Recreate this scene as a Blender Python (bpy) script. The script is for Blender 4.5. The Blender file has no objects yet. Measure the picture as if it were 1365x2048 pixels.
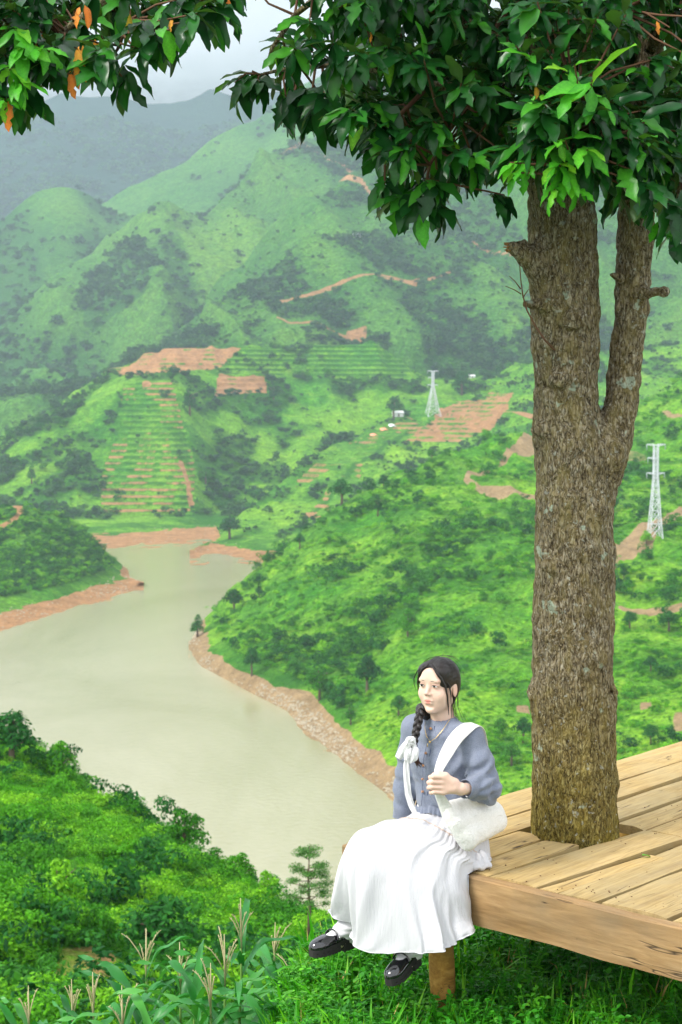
import bpy, math, random
import numpy as np
from mathutils import Vector, Matrix

# ------------------------------------------------------------------ camera, sky, sun, exposure
sc = bpy.context.scene
COL = sc.collection
PITCH = math.atan((1024 - 790) / 3300)
FPX, CX, CY = 3300.0, 682.5, 1024.0
CP, SP = math.cos(PITCH), math.sin(PITCH)
cam_data = bpy.data.cameras.new('camera')
cam_data.sensor_fit = 'VERTICAL'
cam_data.sensor_height = 36.0
cam_data.sensor_width = 24.0
cam_data.lens = FPX / 2048 * 36.0
cam_data.clip_start = 0.1
cam_data.clip_end = 20000
cam_data.dof.use_dof = True
cam_data.dof.focus_distance = 7.1
cam_data.dof.aperture_fstop = 7.1
cam = bpy.data.objects.new('camera', cam_data)
COL.objects.link(cam)
cam.location = (0, 0, 2.0)
cam.rotation_euler = (math.pi / 2 - PITCH, 0, 0)
sc.camera = cam

SUN_EL, SUN_AZ = math.radians(46), math.radians(245)      # azimuth clockwise from +Y
world = bpy.data.worlds.new('World')
sc.world = world
world.use_nodes = True
wn, wl = world.node_tree.nodes, world.node_tree.links
wn.clear()
w_out = wn.new('ShaderNodeOutputWorld')
w_bg = wn.new('ShaderNodeBackground')
w_bg.inputs['Strength'].default_value = 0.1
w_sky = wn.new('ShaderNodeTexSky')
w_sky.sky_type = 'NISHITA'
w_sky.sun_disc = False
w_sky.sun_elevation = SUN_EL
w_sky.sun_rotation = SUN_AZ
w_tc = wn.new('ShaderNodeTexCoord')
w_map = wn.new('ShaderNodeMapping')
w_map.inputs['Scale'].default_value = (1.5, 1.5, 4.0)
w_noise = wn.new('ShaderNodeTexNoise')
w_noise.inputs['Scale'].default_value = 1.6
w_noise.inputs['Detail'].default_value = 5
w_ramp = wn.new('ShaderNodeValToRGB')
w_ramp.color_ramp.elements[0].position = 0.3
w_ramp.color_ramp.elements[0].color = (10.6, 10.8, 11.1, 1)
w_ramp.color_ramp.elements[1].position = 0.7
w_ramp.color_ramp.elements[1].color = (12.0, 12.1, 12.2, 1)
w_mix = wn.new('ShaderNodeMixRGB')
w_mix.inputs['Fac'].default_value = 0.9
wl.new(w_tc.outputs['Generated'], w_map.inputs['Vector'])
wl.new(w_map.outputs['Vector'], w_noise.inputs['Vector'])
wl.new(w_noise.outputs['Fac'], w_ramp.inputs['Fac'])
wl.new(w_sky.outputs['Color'], w_mix.inputs['Color1'])
wl.new(w_ramp.outputs['Color'], w_mix.inputs['Color2'])
wl.new(w_mix.outputs['Color'], w_bg.inputs['Color'])
wl.new(w_bg.outputs['Background'], w_out.inputs['Surface'])

sun_data = bpy.data.lights.new('sun', 'SUN')
sun_data.energy = 2.6
sun_data.angle = math.radians(18)
sun_data.color = (1.0, 0.96, 0.9)
sun = bpy.data.objects.new('sun', sun_data)
COL.objects.link(sun)
_d = Vector((math.sin(SUN_AZ) * math.cos(SUN_EL), math.cos(SUN_AZ) * math.cos(SUN_EL), math.sin(SUN_EL)))
sun.rotation_euler = (-_d).to_track_quat('-Z', 'Y').to_euler()
sun.location = _d * 60

sc.view_settings.view_transform = 'Standard'
sc.view_settings.look = 'None'
sc.view_settings.exposure = 0.77
sc.view_settings.gamma = 1.0
sc.view_settings.use_curve_mapping = False
sc.render.engine = 'CYCLES'
sc.cycles.use_denoising = True
sc.cycles.max_bounces = 6
sc.cycles.diffuse_bounces = 3
sc.cycles.glossy_bounces = 2
sc.cycles.transmission_bounces = 2
sc.cycles.transparent_max_bounces = 24
sc.cycles.volume_bounces = 2
sc.cycles.caustics_reflective = False
sc.cycles.caustics_refractive = False

# ------------------------------------------------------------------ helpers
rng = np.random.default_rng(7)
random.seed(7)


def at_y(px, py, Y):
    """World point seen at photo pixel (px, py) at distance Y (arrays allowed)."""
    u = (np.asarray(px, float) - CX) / FPX
    v = (CY - np.asarray(py, float)) / FPX
    dy = CP + v * SP
    t = np.asarray(Y, float) / dy
    return u * t, dy * t, 2.0 + (-SP + v * CP) * t


def P(px, py, Y):
    a, b, c = at_y(px, py, Y)
    return Vector((float(a), float(b), float(c)))


def proj(x, y, z):
    d = y * CP - (z - 2) * SP
    return CX + x / d * FPX, CY - ((z - 2) * CP + y * SP) / d * FPX


def smooth01(a, b, x):
    t = np.clip((x - a) / (b - a), 0, 1)
    return t * t * (3 - 2 * t)


def _hash(ix, iy, iz, seed):
    h = (ix.astype(np.int64) * 374761393 + iy.astype(np.int64) * 668265263 + iz.astype(np.int64) * 2147483647 + seed * 974634777) & 0xffffffff
    h = ((h ^ (h >> 13)) * 1274126177) & 0xffffffff
    h = (h ^ (h >> 16)) & 0xffffffff
    return h.astype(np.float64) / 4294967295.0


def vnoise(x, y, z=None, seed=0):
    x = np.asarray(x, float); y = np.asarray(y, float)
    z = np.zeros_like(x) if z is None else np.asarray(z, float)
    ix, iy, iz = np.floor(x), np.floor(y), np.floor(z)
    fx, fy, fz = x - ix, y - iy, z - iz
    fx, fy, fz = [f * f * f * (f * (f * 6 - 15) + 10) for f in (fx, fy, fz)]
    r = 0
    flat = not np.any(fz)
    for dz in ((0,) if flat else (0, 1)):
        wz = 1 if flat else (fz if dz else 1 - fz)
        for dy in (0, 1):
            wy = fy if dy else 1 - fy
            for dx in (0, 1):
                wx = fx if dx else 1 - fx
                r = r + _hash(ix + dx, iy + dy, iz + dz, seed) * wx * wy * wz
    return r * 2 - 1


def fbm(x, y, z=None, octaves=4, seed=0, gain=0.5):
    r = 0; a = 1.0; n = 0
    for o in range(octaves):
        k = 2.03 ** o
        r = r + a * vnoise(np.asarray(x) * k + 17.3 * o, np.asarray(y) * k - 9.1 * o, None if z is None else np.asarray(z) * k, seed + o)
        n += a; a *= gain
    return r / n


def mesh_np(name, verts, faces, mats=(), smooth=True, cols=None, colname='tint', uvs=None, mat_idx=None):
    """Mesh from numpy arrays; faces is an (n,3) or (n,4) array, or a list of both."""
    me = bpy.data.meshes.new(name)
    verts = np.ascontiguousarray(verts, dtype=np.float32)
    fl = faces if isinstance(faces, list) else [faces]
    fl = [np.asarray(f, dtype=np.int32) for f in fl if len(f)]
    loops = np.concatenate([f.ravel() for f in fl])
    tot = np.concatenate([np.full(len(f), f.shape[1], np.int32) for f in fl])
    starts = np.concatenate([[0], np.cumsum(tot)[:-1]]).astype(np.int32)
    me.vertices.add(len(verts)); me.loops.add(len(loops)); me.polygons.add(len(tot))
    me.vertices.foreach_set('co', verts.ravel())
    me.loops.foreach_set('vertex_index', loops)
    me.polygons.foreach_set('loop_start', starts)
    try:
        me.polygons.foreach_set('loop_total', tot)
    except Exception:
        pass
    me.polygons.foreach_set('use_smooth', np.full(len(tot), smooth))
    if mat_idx is not None:
        me.polygons.foreach_set('material_index', np.asarray(mat_idx, np.int32))
    me.update(calc_edges=True)
    for m in mats:
        me.materials.append(m)
    if cols is not None:
        at = me.color_attributes.new(colname, 'FLOAT_COLOR', 'POINT')
        c4 = np.ones((len(verts), 4), np.float32)
        c4[:, :cols.shape[1]] = cols
        at.data.foreach_set('color', c4.ravel())
    return me


def link(name, me, parent=None, **props):
    o = bpy.data.objects.new(name, me)
    COL.objects.link(o)
    if parent is not None:
        o.parent = parent
    for k, v in props.items():
        o[k] = v
    return o


def thing(name, label, cat, loc=(0, 0, 0), rotz=0, group=None):
    o = bpy.data.objects.new(name, None)
    COL.objects.link(o)
    o.empty_display_size = 0.2
    o.location = loc
    o.rotation_euler = (0, 0, rotz)
    o['label'] = label
    o['category'] = cat
    if group:
        o['group'] = group
    return o


def grid_faces(nr, ncol, wrap=False):
    i = np.arange(nr - 1)[:, None]
    j = np.arange(ncol if wrap else ncol - 1)[None, :]
    a = i * ncol + j
    b = i * ncol + (j + 1) % ncol
    return np.stack([a, b, b + ncol, a + ncol], -1).reshape(-1, 4)


class MB:
    """Collects raw geometry for one mesh."""
    def __init__(self):
        self.v = []; self.f3 = []; self.f4 = []; self.n = 0; self.c = []

    def add(self, v, f, col=None):
        v = np.asarray(v, float)
        f = np.asarray(f, int)
        (self.f3 if f.shape[1] == 3 else self.f4).append(f + self.n)
        self.v.append(v); self.n += len(v)
        if col is not None:
            self.c.append(np.tile(np.asarray(col, float), (len(v), 1)) if np.ndim(col) == 1 else np.asarray(col))

    def tube(self, pts, rad, seg=8, caps=True, col=None, flat=1.0):
        pts = np.asarray([tuple(p) for p in pts], float)
        n = len(pts)
        rad = np.full(n, rad) if np.ndim(rad) == 0 else np.asarray(rad, float)
        tan = np.gradient(pts, axis=0)
        tan /= np.maximum(np.linalg.norm(tan, axis=1, keepdims=True), 1e-9)
        ref = np.array([0, 0, 1.0]) if abs(tan[0][2]) < 0.9 else np.array([1.0, 0, 0])
        A = np.zeros((n, 3)); prev = np.cross(tan[0], ref); prev /= np.linalg.norm(prev)
        for i in range(n):
            prev = prev - tan[i] * prev.dot(tan[i])
            prev /= max(np.linalg.norm(prev), 1e-9)
            A[i] = prev
        B = np.cross(tan, A)
        th = np.linspace(0, 2 * np.pi, seg, endpoint=False)
        V = pts[:, None] + rad[:, None, None] * (np.cos(th)[None, :, None] * A[:, None] + flat * np.sin(th)[None, :, None] * B[:, None])
        V = V.reshape(-1, 3)
        if caps:
            V = np.vstack([V, pts[0], pts[-1]])
        self.add(V, grid_faces(n, seg, True), col)
        if caps:
            k = self.n - len(V)
            j = np.arange(seg); j2 = (j + 1) % seg
            self.f3.append(np.stack([np.full(seg, n * seg), j2, j], 1) + k)
            self.f3.append(np.stack([np.full(seg, n * seg + 1), (n - 1) * seg + j, (n - 1) * seg + j2], 1) + k)

    def box(self, lo, hi, M=None, col=None):
        x0, y0, z0 = lo; x1, y1, z1 = hi
        v = np.array([(x0, y0, z0), (x1, y0, z0), (x1, y1, z0), (x0, y1, z0), (x0, y0, z1), (x1, y0, z1), (x1, y1, z1), (x0, y1, z1)], float)
        if M is not None:
            v = v @ np.asarray(M)[:3, :3].T + np.asarray(M)[:3, 3]
        self.add(v, [(0, 3, 2, 1), (4, 5, 6, 7), (0, 1, 5, 4), (1, 2, 6, 5), (2, 3, 7, 6), (3, 0, 4, 7)], col)

    def mesh(self, name, mats, smooth=True):
        fl = []
        if self.f3: fl.append(np.vstack(self.f3))
        if self.f4: fl.append(np.vstack(self.f4))
        return mesh_np(name, np.vstack(self.v), fl, mats, smooth, np.vstack(self.c) if self.c else None)

    def obj(self, name, mats, parent=None, smooth=True, **props):
        return link(name, self.mesh(name, mats, smooth), parent, **props)


# ------------------------------------------------------------------ materials
def mat(name, base=(0.5, 0.5, 0.5), rough=0.7, spec=0.3, **kw):
    m = bpy.data.materials.new(name)
    m.use_nodes = True
    b = m.node_tree.nodes['Principled BSDF']
    b.inputs['Base Color'].default_value = (*base, 1)
    b.inputs['Roughness'].default_value = rough
    b.inputs['Specular IOR Level'].default_value = spec
    for k, v in kw.items():
        b.inputs[k].default_value = v
    return m


class NT:
    def __init__(self, m):
        self.m = m; self.n = m.node_tree.nodes; self.l = m.node_tree.links
        self.b = self.n['Principled BSDF']

    def new(self, t, **kw):
        x = self.n.new(t)
        for k, v in kw.items():
            if k in x.inputs.keys():
                x.inputs[k].default_value = v
            else:
                setattr(x, k, v)
        return x

    def coords(self, kind='Object', scale=(1, 1, 1), rot=(0, 0, 0)):
        tc = self.n.new('ShaderNodeTexCoord')
        mp = self.n.new('ShaderNodeMapping')
        mp.inputs['Scale'].default_value = scale
        mp.inputs['Rotation'].default_value = rot
        self.l.new(tc.outputs[kind], mp.inputs['Vector'])
        return mp.outputs['Vector']

    def noise(self, vec, scale, detail=4, rough=0.55, dist=0.0):
        x = self.new('ShaderNodeTexNoise', Scale=scale, Detail=detail, Roughness=rough, Distortion=dist)
        if vec is not None:
            self.l.new(vec, x.inputs['Vector'])
        return x.outputs['Fac']

    def ramp(self, fac, stops, interp='LINEAR'):
        r = self.n.new('ShaderNodeValToRGB')
        r.color_ramp.interpolation = interp
        e = r.color_ramp.elements
        while len(e) < len(stops):
            e.new(0.5)
        for el, (p, c) in zip(e, stops):
            el.position = p
            el.color = (*c, 1) if len(c) == 3 else c
        self.l.new(fac, r.inputs['Fac'])
        return r.outputs['Color']

    def mix(self, a, b, fac, mode='MIX'):
        x = self.n.new('ShaderNodeMixRGB')
        x.blend_type = mode
        for s, v in (('Color1', a), ('Color2', b), ('Fac', fac)):
            if isinstance(v, (int, float)):
                x.inputs[s].default_value = v
            elif isinstance(v, tuple):
                x.inputs[s].default_value = (*v, 1)
            else:
                self.l.new(v, x.inputs[s])
        return x.outputs['Color']

    def math(self, op, a, b=0.0):
        x = self.n.new('ShaderNodeMath'); x.operation = op
        for i, v in enumerate((a, b)):
            if isinstance(v, (int, float)):
                x.inputs[i].default_value = v
            else:
                self.l.new(v, x.inputs[i])
        return x.outputs[0]

    def attr(self, name, typ='GEOMETRY'):
        x = self.n.new('ShaderNodeAttribute')
        x.attribute_name = name; x.attribute_type = typ
        return x.outputs['Color']

    def rand(self):
        return self.n.new('ShaderNodeObjectInfo').outputs['Random']

    def col(self, s):
        self.l.new(s, self.b.inputs['Base Color'])

    def rough(self, s):
        self.l.new(s, self.b.inputs['Roughness'])

    def bump(self, h, strength=0.5, dist=0.01, base=None):
        x = self.new('ShaderNodeBump', Strength=strength, Distance=dist)
        self.l.new(h, x.inputs['Height'])
        if base is not None:
            self.l.new(base, x.inputs['Normal'])
        self.l.new(x.outputs['Normal'], self.b.inputs['Normal'])
        return x.outputs['Normal']


WATER_Z = -70.0


def water_y(py, h=0.0):
    """Distance at which the lake surface is seen at photo row py."""
    v = (CY - py) / FPX
    return (WATER_Z + h - 2) / ((-SP + v * CP) / (CP + v * SP))
# ------------------------------------------------------------------ hills
def make_ground_material(name, greens, soil=(0.42, 0.225, 0.10), s=1.0):
    m = mat(name, rough=0.95, spec=0.1)
    t = NT(m)
    v = t.coords('Object')
    n1 = t.noise(v, 0.02 * s, 6, 0.6)
    n2 = t.noise(v, 0.16 * s, 6, 0.68)
    n3 = t.noise(v, 0.9 * s, 4, 0.65)
    g = t.ramp(n2, [(0.34, greens[0]), (0.47, greens[1]), (0.56, greens[2]), (0.68, greens[3])])
    g2 = t.ramp(n1, [(0.36, greens[1]), (0.62, greens[3])])
    g = t.mix(g, g2, 0.55)
    n4 = t.noise(v, 0.4 * s, 5, 0.7)
    g = t.mix(g, t.ramp(n3, [(0.3, (0.35, 0.42, 0.42)), (0.7, (1.5, 1.42, 1.4))]), 0.85, 'MULTIPLY')
    g = t.mix(g, t.ramp(n4, [(0.35, (0.62, 0.66, 0.70)), (0.6, (1.2, 1.16, 1.08))]), 0.8, 'MULTIPLY')
    so = t.ramp(n2, [(0.3, tuple(c * 0.72 for c in soil)), (0.7, tuple(min(1, c * 1.3) for c in soil))])
    so = t.mix(so, t.ramp(n3, [(0.3, (0.7, 0.7, 0.7)), (0.7, (1.25, 1.25, 1.25))]), 0.8, 'MULTIPLY')
    a = t.n.new('ShaderNodeAttribute'); a.attribute_name = 'tint'
    sep = t.n.new('ShaderNodeSeparateColor')
    t.l.new(a.outputs['Color'], sep.inputs[0])
    # red = bare soil, green = lushness (0..1, 0.5 neutral), blue = dark scrub
    edge = t.math('ADD', sep.outputs[0], t.math('MULTIPLY', t.math('SUBTRACT', n2, 0.5), 0.5))
    fac = t.ramp(edge, [(0.42, (0, 0, 0)), (0.58, (1, 1, 1))])
    dk = t.mix(g, (greens[0][0], greens[0][1], greens[0][2]), t.math('MULTIPLY', sep.outputs[2], 0.75))
    lush = t.mix(dk, t.mix(dk, (1.75, 1.35, 1.15), 1.0, 'MULTIPLY'), sep.outputs[1])
    t.col(t.mix(lush, so, fac))
    t.bump(t.math('ADD', n4, t.math('MULTIPLY', n3, 0.6)), 1.0, 2.2 / s)
    return m


G_NEAR = [(0.018, 0.12, 0.008), (0.042, 0.22, 0.012), (0.08, 0.30, 0.016), (0.19, 0.42, 0.03)]
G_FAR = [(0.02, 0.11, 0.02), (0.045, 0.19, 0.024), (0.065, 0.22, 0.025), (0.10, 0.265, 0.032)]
M_HILL_NEAR = make_ground_material('hill_grass_near', G_NEAR, s=3.0)
M_HILL_MID = make_ground_material('hill_grass_mid', G_NEAR, s=0.8)
M_HILL_RIGHT = make_ground_material('hill_grass_right', G_NEAR, (0.36, 0.25, 0.13), s=1.1)
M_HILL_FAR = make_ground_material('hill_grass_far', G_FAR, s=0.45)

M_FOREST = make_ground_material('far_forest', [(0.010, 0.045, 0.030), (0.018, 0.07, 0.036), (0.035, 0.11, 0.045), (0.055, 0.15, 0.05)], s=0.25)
SHEETS = {}


def line(pts, pxs):
    """Feature line given as (px, py, Y) tuples; Y None = on the lake surface, Y = -h = h metres above it."""
    pts = [(a, b, (water_y(b) if c is None else (water_y(b, -c) if c < 0 else c))) for a, b, c in pts]
    xs = [p[0] for p in pts]
    py = np.interp(pxs, xs, [p[1] for p in pts])
    ly = np.interp(pxs, xs, [math.log(p[2]) for p in pts])
    k = np.ones(5) / 5
    pad = lambda a: np.convolve(np.pad(a, 2, mode='edge'), k, 'valid')
    return pad(py), pad(ly)


def sheet(name, lines, rows, px0, px1, step, mat_, amp, wl, paint=None, shore=None, terr=None, seed=0, curve=None, smooth_z=None):
    pxs = np.arange(px0, px1 + 1, step, dtype=float)
    L = [line(l, pxs) for l in lines]
    py = []; ly = []; tt = []
    for k in range(len(L) - 1):
        t = np.linspace(0, 1, rows[k], endpoint=(k == len(L) - 2))
        py.append(L[k][0][None] * (1 - t[:, None]) + L[k + 1][0][None] * t[:, None])
        ly.append(L[k][1][None] * (1 - t[:, None]) + L[k + 1][1][None] * t[:, None])
        tt.append(k + t)
    py = np.vstack(py); Y = np.exp(np.vstack(ly)); tt = np.concatenate(tt)
    px = np.broadcast_to(pxs[None], py.shape)
    # soften the creases between bands (rows direction)
    w = 4
    X, Yw, Z = at_y(px, py, Y)
    Zs = Z.copy()
    pad = np.pad(Z, ((w, w), (0, 0)), mode='edge')
    Zs = sum(pad[i:i + len(Z)] for i in range(2 * w + 1)) / (2 * w + 1)
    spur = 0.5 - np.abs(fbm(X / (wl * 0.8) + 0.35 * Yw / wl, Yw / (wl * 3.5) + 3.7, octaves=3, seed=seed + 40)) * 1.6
    nz = amp * 1.3 * spur + amp * (fbm(X / wl, Yw / wl, octaves=5, seed=seed) + 0.6 * (0.5 - np.abs(fbm(X / wl * 0.6 + 5, Yw / wl * 0.6, octaves=3, seed=seed + 9))))
    if shore is not None:                        # keep the waterline where it is
        nz = nz * smooth01(0, amp * 4 + 4, np.abs(Zs - WATER_Z) * 1.0) + amp * 0.05 * fbm(X / wl * 6, Yw / wl * 6, seed=seed + 3)
    Zf = Zs + nz
    env = dict(px=px, py=py, X=X, Y=Yw, Z=Zf, t=np.broadcast_to(tt[:, None], px.shape))
    if terr is not None:
        Zf = terr(env); env['Z'] = Zf
    col = np.zeros((*px.shape, 3))
    env['spur'] = spur
    env['nz'] = fbm(X / (wl * 0.5), Yw / (wl * 0.5), octaves=4, seed=seed + 21)
    if paint is not None:
        paint(env, col)
    if shore is not None:
        h = Zf - WATER_Z + 0.5 * env['nz'] + 0.5 * fbm(X / 5, Yw / 5, seed=4)
        col[..., 0] = np.maximum(col[..., 0], 1 - smooth01(shore * 0.8, shore * 1.15, h))
    V = np.stack([X, Yw, Zf], -1).reshape(-1, 3)
    F = grid_faces(*px.shape)
    keep = (Zf.reshape(-1)[F] > WATER_Z - 4).any(1)
    me = mesh_np(name, V, F[keep], [mat_], True, np.clip(col, 0, 1).reshape(-1, 3))
    o = link(name, me, kind='structure')
    SHEETS[name] = dict(X=X, Y=Yw, Z=Zf, col=col, px=px, py=py, amp=amp, t=env['t'])
    return o


def box(px, py, x0, x1, y0, y1, f=12):
    return smooth01(x0 - f, x0 + f, px) * (1 - smooth01(x1 - f, x1 + f, px)) * smooth01(y0 - f, y0 + f, py) * (1 - smooth01(y1 - f, y1 + f, py))


def poly(px, py, pts):
    """Inside test of many points against a polygon (ray casting), as 0/1."""
    ins = np.zeros(px.shape, bool)
    n = len(pts)
    for i in range(n):
        x0, y0 = pts[i]; x1, y1 = pts[(i + 1) % n]
        c = ((y0 > py) != (y1 > py)) & (px < (x1 - x0) * (py - y0) / ((y1 - y0) or 1e-9) + x0)
        ins ^= c
    return ins.astype(float)


def track(px, py, pts, w):
    """1 near a polyline in the picture frame of the map, w wide."""
    d = np.full(px.shape, 1e9)
    for (x0, y0), (x1, y1) in zip(pts[:-1], pts[1:]):
        vx, vy = x1 - x0, y1 - y0
        t = np.clip(((px - x0) * vx + (py - y0) * vy) / (vx * vx + vy * vy), 0, 1)
        d = np.minimum(d, np.hypot(px - x0 - t * vx, py - y0 - t * vy))
    return 1 - smooth01(w * 0.6, w * 1.3, d)


# -- farthest mountain, top lost in the cloud
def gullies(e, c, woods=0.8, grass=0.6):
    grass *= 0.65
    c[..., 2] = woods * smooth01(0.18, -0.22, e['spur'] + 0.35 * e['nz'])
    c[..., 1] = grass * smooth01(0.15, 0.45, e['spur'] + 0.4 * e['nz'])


def p_far(e, c):
    c[..., 2] = 1.0
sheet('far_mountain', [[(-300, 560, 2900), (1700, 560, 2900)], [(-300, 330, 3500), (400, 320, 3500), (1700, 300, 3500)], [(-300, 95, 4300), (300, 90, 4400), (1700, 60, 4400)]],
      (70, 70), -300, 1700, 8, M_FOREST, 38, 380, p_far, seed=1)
# -- long ridge climbing right into the cloud
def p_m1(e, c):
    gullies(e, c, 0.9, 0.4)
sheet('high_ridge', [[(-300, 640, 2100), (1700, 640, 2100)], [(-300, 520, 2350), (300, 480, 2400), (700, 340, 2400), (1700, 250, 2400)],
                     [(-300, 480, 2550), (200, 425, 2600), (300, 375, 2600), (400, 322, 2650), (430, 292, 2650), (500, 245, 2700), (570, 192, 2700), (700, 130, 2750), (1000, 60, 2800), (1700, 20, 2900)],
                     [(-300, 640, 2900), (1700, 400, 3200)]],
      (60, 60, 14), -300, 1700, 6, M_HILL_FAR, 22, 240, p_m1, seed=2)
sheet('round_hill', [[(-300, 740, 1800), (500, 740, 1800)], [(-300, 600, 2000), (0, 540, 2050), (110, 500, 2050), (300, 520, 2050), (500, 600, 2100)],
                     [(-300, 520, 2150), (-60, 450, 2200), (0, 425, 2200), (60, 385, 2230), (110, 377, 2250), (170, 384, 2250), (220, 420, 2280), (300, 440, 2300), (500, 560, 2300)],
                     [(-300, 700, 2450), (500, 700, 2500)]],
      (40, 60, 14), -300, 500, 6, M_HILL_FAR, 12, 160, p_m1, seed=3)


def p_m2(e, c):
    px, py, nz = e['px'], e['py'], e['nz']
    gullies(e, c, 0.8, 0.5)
    c[..., 1] += 0.7 * poly(px + 30 * nz, py + 20 * nz, [(345, 395), (420, 395), (580, 480), (640, 620), (420, 640), (360, 500)])
    c[..., 2] = np.maximum(c[..., 2], 0.9 * poly(px + 30 * nz, py + 20 * nz, [(180, 560), (280, 500), (330, 560), (300, 640), (160, 660)]))
    c[..., 0] = track(px + 8 * nz, py + 8 * nz, [(560, 330), (600, 300), (640, 312), (700, 322), (740, 345)], 5) * 0.75
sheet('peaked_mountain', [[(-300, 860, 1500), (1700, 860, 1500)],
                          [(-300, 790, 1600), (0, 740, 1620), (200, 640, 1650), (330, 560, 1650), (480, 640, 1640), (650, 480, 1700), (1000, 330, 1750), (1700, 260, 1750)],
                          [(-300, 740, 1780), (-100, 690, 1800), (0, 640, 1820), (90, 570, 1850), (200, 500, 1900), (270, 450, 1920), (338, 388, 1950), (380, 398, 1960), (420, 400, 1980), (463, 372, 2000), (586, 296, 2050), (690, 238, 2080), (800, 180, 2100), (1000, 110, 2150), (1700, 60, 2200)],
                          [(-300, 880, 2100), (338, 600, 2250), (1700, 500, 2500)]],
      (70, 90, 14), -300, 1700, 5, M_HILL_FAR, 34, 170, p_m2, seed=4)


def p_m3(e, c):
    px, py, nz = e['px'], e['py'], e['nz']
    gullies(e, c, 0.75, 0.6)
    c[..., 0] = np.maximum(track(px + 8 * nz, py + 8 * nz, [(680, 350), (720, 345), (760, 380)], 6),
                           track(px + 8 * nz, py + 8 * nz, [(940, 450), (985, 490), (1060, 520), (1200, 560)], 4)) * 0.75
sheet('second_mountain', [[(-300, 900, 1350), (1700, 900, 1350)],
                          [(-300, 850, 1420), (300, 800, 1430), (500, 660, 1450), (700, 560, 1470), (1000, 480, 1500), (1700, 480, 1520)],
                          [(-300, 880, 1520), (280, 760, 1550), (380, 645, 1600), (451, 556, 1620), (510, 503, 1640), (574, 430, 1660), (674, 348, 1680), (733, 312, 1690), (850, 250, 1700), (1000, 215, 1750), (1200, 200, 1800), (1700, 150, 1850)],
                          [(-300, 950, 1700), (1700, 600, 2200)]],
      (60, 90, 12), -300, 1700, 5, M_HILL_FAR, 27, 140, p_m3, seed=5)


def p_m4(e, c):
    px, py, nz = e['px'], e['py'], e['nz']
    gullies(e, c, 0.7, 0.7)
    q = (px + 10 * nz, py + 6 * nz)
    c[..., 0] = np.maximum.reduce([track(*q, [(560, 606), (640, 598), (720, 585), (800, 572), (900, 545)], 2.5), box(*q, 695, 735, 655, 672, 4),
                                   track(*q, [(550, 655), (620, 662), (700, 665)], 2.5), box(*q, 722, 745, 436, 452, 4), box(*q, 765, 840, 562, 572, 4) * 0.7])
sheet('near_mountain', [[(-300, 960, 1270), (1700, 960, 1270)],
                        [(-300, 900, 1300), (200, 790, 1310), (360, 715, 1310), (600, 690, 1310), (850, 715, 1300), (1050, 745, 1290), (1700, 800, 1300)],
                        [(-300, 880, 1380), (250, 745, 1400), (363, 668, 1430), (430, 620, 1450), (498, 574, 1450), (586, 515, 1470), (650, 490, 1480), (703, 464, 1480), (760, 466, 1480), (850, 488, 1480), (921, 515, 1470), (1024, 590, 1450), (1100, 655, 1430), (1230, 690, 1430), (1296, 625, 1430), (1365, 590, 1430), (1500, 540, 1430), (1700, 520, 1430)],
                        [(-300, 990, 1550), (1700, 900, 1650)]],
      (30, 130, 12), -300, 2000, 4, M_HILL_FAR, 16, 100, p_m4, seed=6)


# -- terraced hill above the far shore
STEP = 3.4
TERR1 = [(250, 770), (345, 765), (365, 850), (395, 930), (385, 1030), (205, 1032), (200, 960), (225, 880)]
TERR2 = [(300, 705), (490, 692), (435, 748), (200, 752), (215, 742), (270, 722)]
TERR3 = [(455, 700), (600, 698), (560, 752), (432, 756)]
TERR4 = [(615, 695), (765, 692), (835, 750), (800, 765), (612, 762)]
TERR5 = [(440, 760), (525, 758), (532, 792), (428, 796)]


def terr_mask(e):
    px, py = e['px'], e['py']
    nz = fbm(e['X'] / 25, e['Y'] / 25, seed=77)
    q = (px + 8 * nz, py + 4 * nz)
    return q, [poly(*q, T) for T in (TERR1, TERR2, TERR3, TERR4, TERR5)]


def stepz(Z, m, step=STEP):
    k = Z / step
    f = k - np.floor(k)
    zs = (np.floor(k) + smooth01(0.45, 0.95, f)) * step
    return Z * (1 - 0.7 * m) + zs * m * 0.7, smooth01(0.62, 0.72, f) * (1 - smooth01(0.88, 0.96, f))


def t_terr(e):
    q, ms = terr_mask(e)
    m = np.clip(sum(ms), 0, 1)
    zz = e['Z'] + 0.25 * fbm(e['X'] / 12, e['Y'] / 12, seed=8)
    e['m'] = ms; e['q'] = q
    z, e['riser'] = stepz(zz, m)
    return z


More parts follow.
